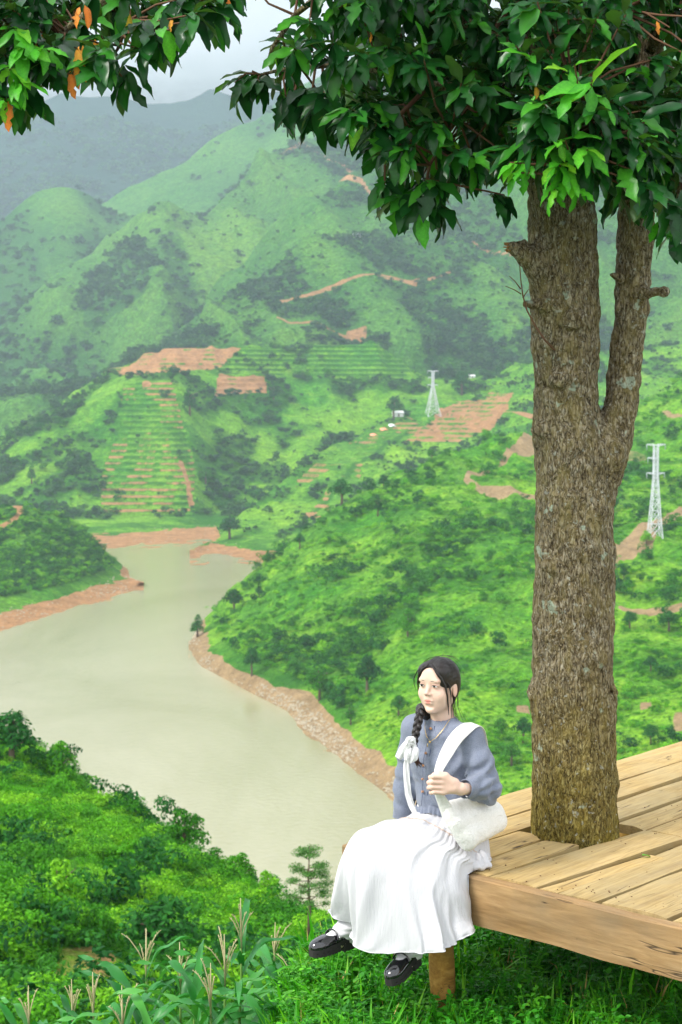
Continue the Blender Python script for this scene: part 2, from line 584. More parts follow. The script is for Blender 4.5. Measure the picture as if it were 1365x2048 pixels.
def p_terr(e, c):
    px, py, nz = e['px'], e['py'], e['nz']
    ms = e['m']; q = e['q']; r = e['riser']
    inside = np.clip(sum(ms), 0, 1)
    c[..., 2] = (0.75 * smooth01(-0.1, 0.2, nz)) * (1 - inside)
    c[..., 1] = 0.5 * smooth01(0.1, -0.3, nz) * (1 - inside)
    n2 = fbm(e['X'] / 9, e['Y'] / 30, seed=31)
    band = r * smooth01(-0.5, 0.15, n2 + 0.25 * smooth01(850, 1000, py))
    c[..., 0] = ms[0] * r * (0.36 + 0.34 * smooth01(-0.25, 0.3, n2 + 0.25 * smooth01(850, 1000, py)))
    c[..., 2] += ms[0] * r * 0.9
    c[..., 2] += ms[0] * (1 - r) * 0.25 * smooth01(0, 0.3, n2)
    c[..., 1] += (ms[0] + ms[3] + ms[2]) * (1 - r) * 0.5
    c[..., 0] += ms[1] * (0.95 - 0.55 * r * smooth01(-0.1, 0.3, n2)) + ms[4] * (0.95 - 0.5 * r * smooth01(0, 0.3, n2))
    c[..., 0] += ms[3] * r * 0.35 + ms[2] * r * 0.15
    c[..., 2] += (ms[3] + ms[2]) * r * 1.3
    c[..., 0] = np.maximum(c[..., 0], track(*q, [(365, 930), (375, 960), (385, 1010)], 5) * 0.9)
    c[..., 0] = np.maximum(c[..., 0], track(*q, [(-200, 800), (0, 795), (90, 797)], 4) * 0.7)
    c[..., 0] = np.maximum(c[..., 0], box(*q, 285, 303, 766, 776, 4))
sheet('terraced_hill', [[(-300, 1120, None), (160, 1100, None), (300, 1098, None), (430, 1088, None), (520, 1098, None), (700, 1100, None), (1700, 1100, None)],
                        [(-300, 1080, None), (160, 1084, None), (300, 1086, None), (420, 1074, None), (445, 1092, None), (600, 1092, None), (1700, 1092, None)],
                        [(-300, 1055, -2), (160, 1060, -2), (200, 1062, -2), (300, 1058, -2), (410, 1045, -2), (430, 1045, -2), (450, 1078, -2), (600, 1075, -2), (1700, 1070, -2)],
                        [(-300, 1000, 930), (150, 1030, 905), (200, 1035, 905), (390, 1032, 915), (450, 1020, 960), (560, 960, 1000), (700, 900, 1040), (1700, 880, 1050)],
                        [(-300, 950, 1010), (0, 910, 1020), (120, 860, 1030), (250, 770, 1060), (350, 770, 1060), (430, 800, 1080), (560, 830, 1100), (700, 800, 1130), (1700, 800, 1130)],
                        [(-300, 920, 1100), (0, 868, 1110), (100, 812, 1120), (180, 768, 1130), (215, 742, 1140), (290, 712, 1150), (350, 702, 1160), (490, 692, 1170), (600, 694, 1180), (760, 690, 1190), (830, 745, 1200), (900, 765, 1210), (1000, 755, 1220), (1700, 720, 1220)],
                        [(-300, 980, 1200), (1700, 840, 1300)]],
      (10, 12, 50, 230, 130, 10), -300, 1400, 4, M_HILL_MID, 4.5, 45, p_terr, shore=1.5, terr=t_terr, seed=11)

# -- middle spur with ploughed fields and the farther pylon
FIELD_A = [(935, 782), (1030, 790), (1000, 845), (950, 880), (905, 893), (805, 885), (870, 835), (900, 810)]
FIELD_B = [(720, 868), (800, 845), (860, 850), (735, 930), (700, 990), (640, 1045), (600, 1040), (690, 940), (590, 975), (600, 950), (680, 905)]
FIELD_C = [(870, 850), (925, 893), (880, 925), (760, 925), (790, 895)]


def t_mid(e):
    px, py = e['px'], e['py']
    nz = fbm(e['X'] / 20, e['Y'] / 20, seed=78)
    q = (px + 6 * nz, py + 3 * nz)
    e['q'] = q
    e['a'] = poly(*q, FIELD_A); e['b'] = poly(*q, FIELD_B)
    z, e['riser'] = stepz(e['Z'], np.clip(e['a'] + e['b'] * 0.6, 0, 1), 2.6)
    return z


def p_mid(e, c):
    px, py, nz = e['px'], e['py'], e['nz']
    q = e['q']; n2 = fbm(e['X'] / 14, e['Y'] / 40, seed=32)
    ins = np.clip(e['a'] + e['b'], 0, 1)
    c[..., 2] = 0.6 * smooth01(0.0, 0.25, nz) * (1 - ins)
    c[..., 1] = 0.55 * smooth01(0.2, -0.2, nz) * (1 - ins)
    c[..., 0] = e['a'] * np.where(e['riser'] > 0.4, 0.05 + 0.5 * smooth01(0.1, 0.4, n2), 0.85)
    c[..., 0] += e['b'] * (0.42 + 0.5 * smooth01(-0.1, 0.2, n2)) * (0.4 + 0.6 * e['riser'])
    c[..., 1] = np.maximum(c[..., 1], 1.0 * poly(*q, FIELD_C) * (1 - e['a']))
    c[..., 0] = np.maximum(c[..., 0], poly(*q, [(815, 838), (840, 815), (900, 808), (905, 822), (880, 838)]))
    c[..., 0] = np.maximum(c[..., 0], track(*q, [(985, 828), (1100, 840), (1300, 850)], 5))
    c[..., 2] = np.maximum(c[..., 2], track(*q, [(830, 850), (700, 950), (640, 1010), (600, 1060)], 5))
sheet('field_spur', [[(380, 1130, None), (600, 1130, None), (1700, 1250, None)],
                     [(380, 1112, None), (420, 1100, None), (445, 1098, None), (470, 1110, None), (520, 1116, None), (560, 1126, None), (700, 1170, None), (1700, 1200, None)],
                     [(380, 1100, -2), (430, 1078, -2), (450, 1088, -2), (560, 1100, -2), (700, 1140, -2), (1700, 1180, -2)],
                     [(380, 1115, 840), (430, 1078, 815), (470, 1055, 820), (560, 1050, 820), (700, 1000, 850), (1000, 950, 880), (1700, 940, 900)],
                     [(380, 1140, 850), (430, 1085, 830), (460, 1050, 840), (520, 998, 880), (600, 930, 930), (680, 885, 990), (740, 855, 1040), (800, 826, 1100), (868, 806, 1150), (950, 772, 1190), (1000, 748, 1200), (1080, 705, 1210), (1200, 695, 1220), (1365, 690, 1230), (1700, 660, 1230)],
                     [(380, 1160, 900), (430, 1110, 900), (600, 980, 1050), (900, 840, 1280), (1700, 800, 1340)]],
      (10, 10, 50, 150, 14), 380, 2000, 4, M_HILL_MID, 3.0, 40, p_mid, shore=1.6, terr=t_mid, seed=12)


# -- spur on the left with a piece of road
def p_left(e, c):
    px, py, nz = e['px'], e['py'], e['nz']
    c[..., 2] = 0.7 * smooth01(-0.15, 0.2, nz)
    c[..., 0] = track(px, py, [(-60, 1060), (0, 1046), (30, 1035), (44, 1020), (30, 1008)], 6)
sheet('left_spur', [[(-300, 1370, None), (0, 1290, None), (200, 1220, None), (285, 1180, None), (330, 1168, None), (420, 1150, None)],
                    [(-300, 1330, None), (0, 1258, None), (100, 1226, None), (200, 1196, None), (270, 1178, None), (288, 1168, None), (340, 1160, None), (420, 1150, None)],
                    [(-300, 1290, -2), (0, 1225, -2), (100, 1200, -2), (200, 1168, -2), (260, 1155, -2), (280, 1164, -2), (340, 1165, -0.5), (420, 1165, -0.5)],
                    [(-300, 1120, 600), (0, 1110, 610), (100, 1120, 610), (180, 1130, 630), (250, 1150, 650), (290, 1164, 655), (420, 1165, 660)],
                    [(-300, 940, 650), (-60, 985, 660), (0, 1000, 665), (60, 1012, 665), (110, 1030, 670), (180, 1075, 680), (240, 1125, 680), (262, 1143, 680), (300, 1168, 680), (420, 1180, 700)],
                    [(-300, 1100, 720), (300, 1200, 740), (420, 1210, 760)]],
      (10, 12, 80, 90, 10), -300, 288, 4, M_HILL_MID, 2.5, 30, p_left, shore=1.9, seed=13)


# -- big hill on the right
def p_right(e, c):
    px, py, nz = e['px'], e['py'], e['nz']
    q = (px + 8 * nz, py + 5 * nz)
    belt = np.clip(1 - np.abs((px - 1000) * 0.75 + (py - 1050)) / 170, 0, 1) * smooth01(1000, 1080, py)
    c[..., 2] = np.clip(0.35 * smooth01(0.1, 0.4, nz) + 0.8 * belt * smooth01(-0.3, 0.1, nz), 0, 1)
    c[..., 1] = 0.8 * smooth01(0.2, -0.15, nz) * (1 - belt)
    road = track(*q, [(1240, 1210), (1300, 1222), (1365, 1228), (1500, 1240)], 7)
    cut = poly(*q, [(1225, 1110), (1290, 1060), (1365, 1010), (1420, 980), (1420, 1020), (1340, 1060), (1290, 1110), (1225, 1160)])
    cut2 = poly(*q, [(990, 918), (1060, 868), (1120, 865), (1120, 900), (1040, 912)])
    rd2 = track(*q, [(975, 930), (940, 940), (937, 958), (960, 975), (1000, 985), (1060, 996), (1150, 1005)], 6)
    c[..., 0] = np.maximum.reduce([road, cut, cut2, rd2, box(*q, 1275, 1300, 1405, 1420, 4), box(*q, 1035, 1062, 1402, 1420, 4), box(*q, 1230, 1300, 905, 935, 5) * 0.5,
                                   box(*q, 1325, 1365, 822, 828, 4), box(*q, 1345, 1400, 1440, 1480, 5) * 0.6])
    c[..., 1] = np.maximum(c[..., 1], 0.8 * poly(*q, [(1000, 925), (1100, 910), (1100, 985), (960, 960)]))
sheet('right_hill', [[(200, 1340, None), (378, 1330, None), (630, 1530, None), (800, 1720, None), (1000, 2060, None), (1700, 2500, None)],
                     [(200, 1300, None), (378, 1294, None), (400, 1332, None), (500, 1385, None), (580, 1425, None), (600, 1455, None), (650, 1492, None), (720, 1550, None), (800, 1608, None), (900, 1720, None), (1100, 1950, None), (1700, 2300, None)],
                     [(200, 1290, -0.5), (378, 1284, -0.8), (400, 1296, -2.5), (470, 1336, -3), (560, 1374, -3), (625, 1392, -3), (680, 1455, -3), (760, 1512, -3), (800, 1548, -3), (900, 1650, -3), (1100, 1850, -3), (1700, 2100, -4)],
                     [(200, 1284, 489), (378, 1282, 489), (420, 1235, 497), (500, 1190, 490), (640, 1180, 455), (800, 1200, 410), (1000, 1220, 385), (1200, 1210, 380), (1700, 1200, 370)],
                     [(200, 1284, 492), (378, 1281, 491), (388, 1272, 500), (405, 1240, 505), (470, 1178, 510), (560, 1108, 520), (640, 1042, 530), (700, 1000, 540), (780, 952, 550), (850, 914, 560), (930, 882, 580), (1010, 870, 600), (1080, 866, 620), (1180, 858, 650), (1240, 830, 670), (1300, 785, 690), (1365, 746, 700), (1450, 700, 710), (1700, 600, 730)],
                     [(200, 1380, 560), (700, 1080, 620), (1700, 800, 900)]],
      (10, 30, 140, 170, 12), 378, 2050, 3, M_HILL_RIGHT, 2.6, 26, p_right, shore=3.2, seed=14)


# -- slope below the viewpoint, dropping to the lake
def p_near(e, c):
    c[..., 2] = 0.8 * smooth01(-0.1, 0.3, e['nz'])
    q = (e['px'] + 10 * e['nz'], e['py'] + 8 * e['nz'])
    c[..., 0] = 0.5 * poly(*q, [(90, 1965), (230, 1935), (250, 1990), (120, 2020)])
sheet('near_slope', [[(-400, 2900, 12), (900, 2900, 12), (1700, 2700, 12)], [(-400, 2150, 34), (0, 2090, 36), (600, 2060, 40), (1700, 2200, 34)],
                     [(-400, 1550, 92), (0, 1690, 72), (250, 1790, 64), (600, 1950, 50), (1000, 2100, 44), (1700, 2200, 40)],
                     [(-400, 1240, 150), (-150, 1360, 122), (0, 1480, 105), (120, 1570, 96), (250, 1650, 88), (400, 1745, 78), (500, 1800, 70), (600, 1865, 60), (700, 1920, 52), (900, 2020, 46), (1700, 2160, 44)],
                     [(-400, 1340, 220), (0, 1640, 150), (250, 1830, 118), (500, 2050, 90), (700, 2200, 72), (1700, 2400, 60)]],
      (20, 80, 90, 20), -400, 2100, 8, M_HILL_NEAR, 0.8, 8, p_near, seed=15)

# -- lake
m = mat('murky_water', (0.27, 0.29, 0.17), rough=0.13, spec=0.5)
t = NT(m)
v = t.coords('Object', (1, 0.35, 1))
n1 = t.noise(v, 0.012, 5, 0.6, 0.6)
t.col(t.ramp(n1, [(0.35, (0.30, 0.285, 0.15)), (0.65, (0.41, 0.385, 0.245))]))
n2 = t.noise(t.coords('Object', (1, 1, 1)), 0.7, 4, 0.6)
t.bump(n2, 0.25, 0.4)
link('lake_water', mesh_np('lake_water', np.array([(-700, 60, WATER_Z), (900, 60, WATER_Z), (900, 1300, WATER_Z), (-700, 1300, WATER_Z)], float),
                           np.array([[0, 1, 2, 3]]), [m], False), kind='structure')
link('valley_floor', mesh_np('valley_floor', np.array([(-2600, -350, WATER_Z - 3), (2600, -350, WATER_Z - 3), (2600, 5250, WATER_Z - 3), (-2600, 5250, WATER_Z - 3)], float),
                           np.array([[0, 1, 2, 3]]), [M_HILL_FAR], False, np.zeros((4, 3))), kind='structure')

# -- the humid air and the low cloud on the mountain tops
def volume_box(name, lo, hi, density, color, aniso):
    mb = MB(); mb.box(lo, hi)
    m = bpy.data.materials.new(name); m.use_nodes = True
    n = m.node_tree.nodes; n.clear()
    o = n.new('ShaderNodeOutputMaterial'); pv = n.new('ShaderNodeVolumePrincipled')
    pv.inputs['Color'].default_value = (*color, 1)
    pv.inputs['Density'].default_value = density
    pv.inputs['Anisotropy'].default_value = aniso
    m.node_tree.links.new(pv.outputs[0], o.inputs['Volume'])
    return mb.obj(name, [m], None, False, kind='stuff')

M_CLOUD = mat('cloud', (0.97, 0.97, 0.97), 1.0, 0.0)
t = NT(M_CLOUD)
v = t.coords('Object')
n = t.noise(t.coords('Object', (0.0016, 0.0016, 0.004)), 1.0, 6, 0.6)
sx = t.n.new('ShaderNodeSeparateXYZ'); t.l.new(v, sx.inputs[0])
hgt = t.math('DIVIDE', t.math('SUBTRACT', sx.outputs[2], 600.0), 150.0)          # thickens with altitude
al = t.ramp(t.math('ADD', hgt, t.math('MULTIPLY', t.math('SUBTRACT', n, 0.5), 1.6)), [(0.0, (0, 0, 0)), (0.9, (1, 1, 1))], 'EASE')
tl = t.n.new('ShaderNodeBsdfTranslucent'); tl.inputs[0].default_value = (0.97, 0.97, 0.97, 1)
mx = t.n.new('ShaderNodeMixShader'); mx.inputs[0].default_value = 0.5
tp = t.n.new('ShaderNodeBsdfTransparent'); m2 = t.n.new('ShaderNodeMixShader')
t.l.new(t.b.outputs[0], mx.inputs[1]); t.l.new(tl.outputs[0], mx.inputs[2])
t.l.new(al, m2.inputs[0]); t.l.new(tp.outputs[0], m2.inputs[1]); t.l.new(mx.outputs[0], m2.inputs[2])
t.l.new(m2.outputs[0], t.n['Material Output'].inputs['Surface'])
mb = MB()
for k in range(2):                               # long billowing rolls of cloud along the summit line
    yc = 4000 + 600 * k
    xs = np.linspace(-2300, 2300, 150); th = np.linspace(0, 2 * np.pi, 40, endpoint=False)
    A, T = np.meshgrid(xs, th, indexing='ij')
    r = 1 + 0.35 * fbm(A / 420 + 9 * k, np.cos(T) * 1.5 + 3 * k, np.sin(T) * 1.5, octaves=4, seed=50 + k)
    V = np.stack([A, yc + 190 * r * np.cos(T), 980 + 380 * r * np.sin(T)], -1).reshape(-1, 3)
    mb.add(V, grid_faces(150, 40, True))
mb.obj('low_cloud', [M_CLOUD], kind='stuff')
volume_box('haze', (-2700, -400, WATER_Z - 4), (2700, 5300, 1570), 0.000125, (0.70, 0.83, 1.0), 0.0)
# ------------------------------------------------------------------ foliage
def foliage_mat(name, c0, c1, c2, trans=0.3, rough=0.6, spec=0.12):
    m = mat(name, rough=rough, spec=spec)
    t = NT(m)
    r = t.rand()
    geo = t.n.new('ShaderNodeNewGeometry')
    base = t.ramp(r, [(0.0, c0), (0.5, c1), (1.0, c2)])
    isl = t.ramp(geo.outputs['Random Per Island'], [(0, (0.55, 0.6, 0.6)), (0.6, (1.0, 1.0, 1.0)), (1, (1.7, 1.5, 1.3))])
    c = t.mix(base, isl, 1.0, 'MULTIPLY')
    t.col(c)
    tr = t.n.new('ShaderNodeBsdfTranslucent')
    t.l.new(t.mix(c, (1.25, 1.35, 0.6), 1.0, 'MULTIPLY'), tr.inputs['Color'])
    mx = t.n.new('ShaderNodeMixShader'); mx.inputs[0].default_value = trans
    t.l.new(t.b.outputs[0], mx.inputs[1]); t.l.new(tr.outputs[0], mx.inputs[2])
    t.l.new(mx.outputs[0], t.n['Material Output'].inputs['Surface'])
    return m


M_BUSH = foliage_mat('shrub_leaves', (0.03, 0.17, 0.006), (0.08, 0.32, 0.010), (0.19, 0.46, 0.018))
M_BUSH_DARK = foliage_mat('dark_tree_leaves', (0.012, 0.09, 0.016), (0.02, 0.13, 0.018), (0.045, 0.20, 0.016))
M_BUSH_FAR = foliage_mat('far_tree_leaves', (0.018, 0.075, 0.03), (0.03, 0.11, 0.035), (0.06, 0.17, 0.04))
M_PINE = foliage_mat('feathery_leaves', (0.07, 0.20, 0.05), (0.08, 0.22, 0.05), (0.10, 0.25, 0.05))
M_TRUNKS = mat('small_tree_bark', (0.16, 0.12, 0.085), 0.9, 0.1)


def leaf_cloud(name, n, lobes, leaf, mats, seed=0, flat=0.75, jitter=0.25):
    """Many leaf-size quads spread through and over a set of lobes (x, y, z, r)."""
    g = np.random.default_rng(seed)
    L = np.array(lobes, float)
    w = L[:, 3] ** 2; w /= w.sum()
    k = g.choice(len(L), n, p=w)
    d = g.normal(size=(n, 3)); d /= np.linalg.norm(d, axis=1, keepdims=True)
    d[:, 2] = np.where(d[:, 2] < -0.35, -d[:, 2], d[:, 2])
    rr = L[k, 3] * (1 - jitter * g.random(n) ** 1.5 + 0.10 * g.normal(size=n))
    p = L[k, :3] + d * rr[:, None] * np.array([1, 1, flat])
    nrm = d + 0.55 * g.normal(size=(n, 3)) + np.array([0, 0, 0.35])
    nrm /= np.linalg.norm(nrm, axis=1, keepdims=True)
    a = np.cross(nrm, g.normal(size=(n, 3))); a /= np.linalg.norm(a, axis=1, keepdims=True)
    b = np.cross(nrm, a)
    s = leaf * (0.6 + 0.8 * g.random(n))[:, None]
    V = np.stack([p - a * s, p - b * s * 0.55 - nrm * s * 0.15, p + a * s, p + b * s * 0.55 - nrm * s * 0.1], 1).reshape(-1, 3)
    F = np.arange(4 * n).reshape(-1, 4)
    return mesh_np(name, V, F, mats, False)


def lobes_bush(seed, n=7, h=1.0):
    g = np.random.default_rng(seed)
    return [(g.normal() * 0.38, g.normal() * 0.38, 0.25 + g.random() * 0.5 * h, 0.28 + 0.25 * g.random()) for _ in range(n)]


BUSH = [leaf_cloud('shrub_shape', 420, lobes_bush(s), 0.085, [M_BUSH], s) for s in (1, 2, 3)]
BUSH_FINE = [leaf_cloud('shrub_shape', 1500, lobes_bush(s, 9), 0.05, [M_BUSH], s) for s in (11, 12, 13)]
SPIKY = leaf_cloud('leafy_shape', 500, [(0.5 * math.cos(a), 0.5 * math.sin(a), 0.1 + 0.3 * random.random(), 0.35) for a in np.linspace(0, 6, 7)], 0.07, [M_BUSH], 5, 0.5)
DARK = [leaf_cloud('dark_shape', 420, lobes_bush(s, 7, 1.6), 0.09, [M_BUSH_DARK], s) for s in (21, 22)]
FARB = [leaf_cloud('far_shape', 200, lobes_bush(s, 6, 1.3), 0.14, [M_BUSH_FAR], s) for s in (31, 32, 33)]


def scatter_group(protos):
    ng = bpy.data.node_groups.new('scatter', 'GeometryNodeTree')
    ng.interface.new_socket('Geometry', in_out='INPUT', socket_type='NodeSocketGeometry')
    ng.interface.new_socket('Geometry', in_out='OUTPUT', socket_type='NodeSocketGeometry')
    n, l = ng.nodes, ng.links
    gi, go = n.new('NodeGroupInput'), n.new('NodeGroupOutput')
    g2i = n.new('GeometryNodeGeometryToInstance')
    for me in reversed(protos):
        ob = bpy.data.objects.new('shape_source', me)
        oi = n.new('GeometryNodeObjectInfo')
        oi.inputs['Object'].default_value = ob
        l.new(oi.outputs['Geometry'], g2i.inputs[0])
    iop = n.new('GeometryNodeInstanceOnPoints')
    iop.inputs['Pick Instance'].default_value = True
    def named(nm, ty):
        a = n.new('GeometryNodeInputNamedAttribute'); a.data_type = ty
        a.inputs['Name'].default_value = nm
        return a.outputs['Attribute']
    l.new(gi.outputs[0], iop.inputs['Points'])
    l.new(g2i.outputs[0], iop.inputs['Instance'])
    l.new(named('pick', 'INT'), iop.inputs['Instance Index'])
    l.new(named('turn', 'FLOAT_VECTOR'), iop.inputs['Rotation'])
    l.new(named('size', 'FLOAT_VECTOR'), iop.inputs['Scale'])
    l.new(iop.outputs[0], go.inputs[0])
    return ng


def scatter(name, pts, size, protos, tilt=0.15, rot=None, pick=None, flat=None, kind='stuff'):
    n = len(pts)
    me = bpy.data.meshes.new(name)
    me.vertices.add(n)
    me.vertices.foreach_set('co', np.asarray(pts, np.float32).ravel())
    size = np.asarray(size, float)
    if size.ndim == 1:
        size = np.stack([size * (0.85 + 0.3 * rng.random(n)), size * (0.85 + 0.3 * rng.random(n)), size * (0.7 + 0.5 * rng.random(n))], 1)
    if rot is None:
        rot = np.stack([rng.normal(size=n) * tilt, rng.normal(size=n) * tilt, rng.random(n) * 6.283], 1)
    if pick is None:
        pick = rng.integers(0, len(protos), n)
    me.attributes.new('size', 'FLOAT_VECTOR', 'POINT').data.foreach_set('vector', size.astype(np.float32).ravel())
    me.attributes.new('turn', 'FLOAT_VECTOR', 'POINT').data.foreach_set('vector', np.asarray(rot, np.float32).ravel())
    me.attributes.new('pick', 'INT', 'POINT').data.foreach_set('value', np.asarray(pick, np.int32))
    o = link(name, me, kind=kind)
    md = o.modifiers.new('scatter', 'NODES')
    md.node_group = scatter_group(protos)
    return o


def sample(sname, n, dens, lo=-60, hi=1560, zmin=4.5):
    S = SHEETS[sname]
    X, Y, Z = S['X'], S['Y'], S['Z']
    c = lambda A: 0.25 * (A[:-1, :-1] + A[1:, :-1] + A[:-1, 1:] + A[1:, 1:])
    area = np.abs((X[:-1, 1:] - X[:-1, :-1]) * (Y[1:, :-1] - Y[:-1, :-1]))
    px, py = proj(X, Y, Z)
    # nearest crest in front hides what lies behind it: only keep what is seen or nearly so
    w = area * dens(c(S['col'][..., 0]), c(S['col'][..., 1]), c(S['col'][..., 2]), c(px), c(py), c(Z), c(X), c(Y))
    w *= (c(px) > lo) & (c(px) < hi) & (c(Z) > WATER_Z + zmin) & (c(py) < 2150)
    # sharp drop behind a crest
    w *= (S['t'][:-1, :-1] <= S['t'].max() - 0.8)
    w = w.ravel()
    k = rng.choice(len(w), n, p=w / w.sum())
    i, j = np.unravel_index(k, (X.shape[0] - 1, X.shape[1] - 1))
    a, b = rng.random(n), rng.random(n)
    f = lambda A: (A[i, j] * (1 - a) * (1 - b) + A[i + 1, j] * a * (1 - b) + A[i, j + 1] * (1 - a) * b + A[i + 1, j + 1] * a * b)
    return np.stack([f(X), f(Y), f(Z)], 1)


clump = lambda X, Y, s, th=0.0, seed=3: smooth01(th, th + 0.25, fbm(X / s, Y / s, octaves=3, seed=seed))

# near slope: shrubs everywhere
p = sample('near_slope', 3600, lambda r, g, b, px, py, Z, X, Y: (r < 0.3) * (Y > 24) * (Y < 125) * (0.35 + clump(X, Y, 6)))
scatter('slope_shrubs', p - [0, 0, 0.15], 0.4 + 1.0 * rng.random(len(p)) ** 2.2, BUSH_FINE + [SPIKY])
p = sample('near_slope', 130, lambda r, g, b, px, py, Z, X, Y: (r < 0.3) * (Y > 30) * (Y < 125) * clump(X, Y, 7, -0.1))
scatter('slope_dark_shrubs', p, 0.7 + 0.8 * rng.random(len(p)), DARK)
p = sample('right_hill', 5600, lambda r, g, b, px, py, Z, X, Y: (r < 0.3) * (0.10 + 0.8 * clump(X, Y, 12) + 2.0 * b) * (400 / Y) ** 1.5)
scatter('hillside_shrubs', p - [0, 0, 0.2], 0.5 + 1.5 * rng.random(len(p)) ** 2.2, BUSH + [SPIKY])
p = sample('right_hill', 1000, lambda r, g, b, px, py, Z, X, Y: (r < 0.2) * (b ** 2 + 0.03 + 0.5 * clump(X, Y, 18, 0.2, 5)))
scatter('hillside_dark_shrubs', p, 1.2 + 2.0 * rng.random(len(p)) ** 1.5, DARK + BUSH[:1])
p = sample('left_spur', 2600, lambda r, g, b, px, py, Z, X, Y: (r < 0.3) * (0.2 + b), hi=320)
scatter('spur_shrubs', p - [0, 0, 0.3], 0.7 + 1.8 * rng.random(len(p)) ** 2, BUSH + DARK)
p = sample('terraced_hill', 3800, lambda r, g, b, px, py, Z, X, Y: (r < 0.1) * (b ** 1.5 + 0.02))
scatter('terrace_woods', p, 1.2 + 3.6 * rng.random(len(p)) ** 2, FARB + DARK[:1])
p = sample('field_spur', 2600, lambda r, g, b, px, py, Z, X, Y: (r < 0.1) * (b ** 1.5 + 0.03))
scatter('field_edge_shrubs', p, 0.9 + 2.4 * rng.random(len(p)) ** 2, FARB)
p = sample('near_mountain', 5200, lambda r, g, b, px, py, Z, X, Y: (r < 0.1) * (b ** 2 + 0.012 + 0.9 * smooth01(640, 700, py) * clump(X, Y, 60, -0.15, 6) * (py < 790)))
scatter('mountain_woods', p, 1.8 + 4.5 * rng.random(len(p)) ** 2, FARB)
p = sample('second_mountain', 2600, lambda r, g, b, px, py, Z, X, Y: b ** 3 + 0.01 + clump(X, Y, 90, 0.1, 6) * smooth01(500, 640, py))
scatter('second_mountain_woods', p, 2.5 + 4.5 * rng.random(len(p)) ** 2, FARB)
p = sample('peaked_mountain', 3600, lambda r, g, b, px, py, Z, X, Y: b ** 3 + 0.012 + clump(X, Y, 110, 0.05, 6) * smooth01(560, 700, py))
scatter('peaked_mountain_woods', p, 3 + 5.0 * rng.random(len(p)) ** 2, FARB)
for sn_, cnt, lo_, hi_ in (('near_mountain', 6000, .8, 1.6), ('second_mountain', 5000, 1.0, 2.0), ('peaked_mountain', 5000, 1.2, 2.2), ('terraced_hill', 3500, .5, 1.0)):
    p = sample(sn_, cnt, lambda r, g, b, px, py, Z, X, Y: (r < 0.1) * (0.15 + b) * (1.0 if sn_ != 'terraced_hill' else (b > .1)))
    scatter('scrub', p, lo_ + hi_ * rng.random(len(p)) ** 1.5, [FARB[0], SPIKY])
p = sample('far_mountain', 3000, lambda r, g, b, px, py, Z, X, Y: 1.0 + 0 * Z)
scatter('far_forest_trees', p, 6 + 9 * rng.random(len(p)), FARB)
p = sample('high_ridge', 1800, lambda r, g, b, px, py, Z, X, Y: b ** 3 + 0.01)
scatter('high_ridge_woods', p, 4 + 6.0 * rng.random(len(p)) ** 2, FARB)
p = sample('round_hill', 500, lambda r, g, b, px, py, Z, X, Y: b ** 2 + 0.02)
scatter('round_hill_woods', p, 3 + 5.0 * rng.random(len(p)) ** 2, FARB)


p = sample('right_hill', 10000, lambda r, g, b, px, py, Z, X, Y: (r < 0.2) * (0.3 + clump(X, Y, 9, -0.1, 8)) * (400 / Y) ** 2)
scatter('hillside_tall_grass', p - [0, 0, 0.1], 0.28 + 0.45 * rng.random(len(p)) ** 1.5, [SPIKY, BUSH[0]])
p = sample('field_spur', 5000, lambda r, g, b, px, py, Z, X, Y: (r < 0.1) * (0.3 + clump(X, Y, 20, -0.1, 8)))
scatter('field_edge_tall_grass', p, 0.5 + 0.8 * rng.random(len(p)) ** 1.5, [SPIKY, FARB[0]])


M_STONE = mat('pale_shore_stone', (0.42, 0.36, 0.26), 0.9, 0.1)
ico = MB(); _g = np.random.default_rng(3)
_th, _ph = np.meshgrid(np.linspace(0.15, np.pi - .15, 5), np.linspace(0, 2 * np.pi, 7, endpoint=False), indexing='ij')
_r = 1 + .25 * _g.normal(size=_th.shape)
ico.add(np.stack([_r * np.sin(_th) * np.cos(_ph), _r * np.sin(_th) * np.sin(_ph), .6 * _r * np.cos(_th)], -1).reshape(-1, 3), grid_faces(5, 7, True))
STONE = ico.mesh('stone_shape', [M_STONE])
for sn in ('right_hill', 'terraced_hill', 'left_spur', 'field_spur'):
    p = sample(sn, 2600 if sn == 'right_hill' else 500, lambda r, g, b, px, py, Z, X, Y: (Z < WATER_Z + 2.3) * (0.15 + clump(X, Y, 14, 0.0, 9)) * (400 / Y) ** 2, zmin=0.1)
    scatter('shore_stones', p, 0.10 + 0.32 * rng.random(len(p)) ** 3, [STONE])


# ------------------------------------------------------------------ trees one can tell apart
def locate(sname, px, py):
    S = SHEETS[sname]
    a, b = proj(S['X'], S['Y'], S['Z'])
    d = np.hypot(a - px, b - py) + S['Y'] * 0.002
    k = np.unravel_index(np.argmin(d), d.shape)
    return np.array([S['X'][k], S['Y'][k], S['Z'][k]])


def small_trunk(name, h, r, seed, limbs=4):
    g = random.Random(seed); mb = MB()
    top = (g.uniform(-.05, .05) * h, g.uniform(-.05, .05) * h, h * 0.85)
    mb.tube([(0, 0, -0.1 * h), (0.01 * h, 0, h * 0.3), (top[0] * .6, top[1] * .6, h * .6), top], [r * 1.2, r, r * .7, r * .25], 6)
    for i in range(limbs):
        a = g.uniform(0, 6.28); z = h * g.uniform(.35, .7)
        mb.tube([(0, 0, z), (math.cos(a) * h * .14, math.sin(a) * h * .14, z + h * .1), (math.cos(a) * h * .26, math.sin(a) * h * .26, z + h * .16)], [r * .5, r * .35, r * .12], 5)
    return mb.mesh(name, [M_TRUNKS])


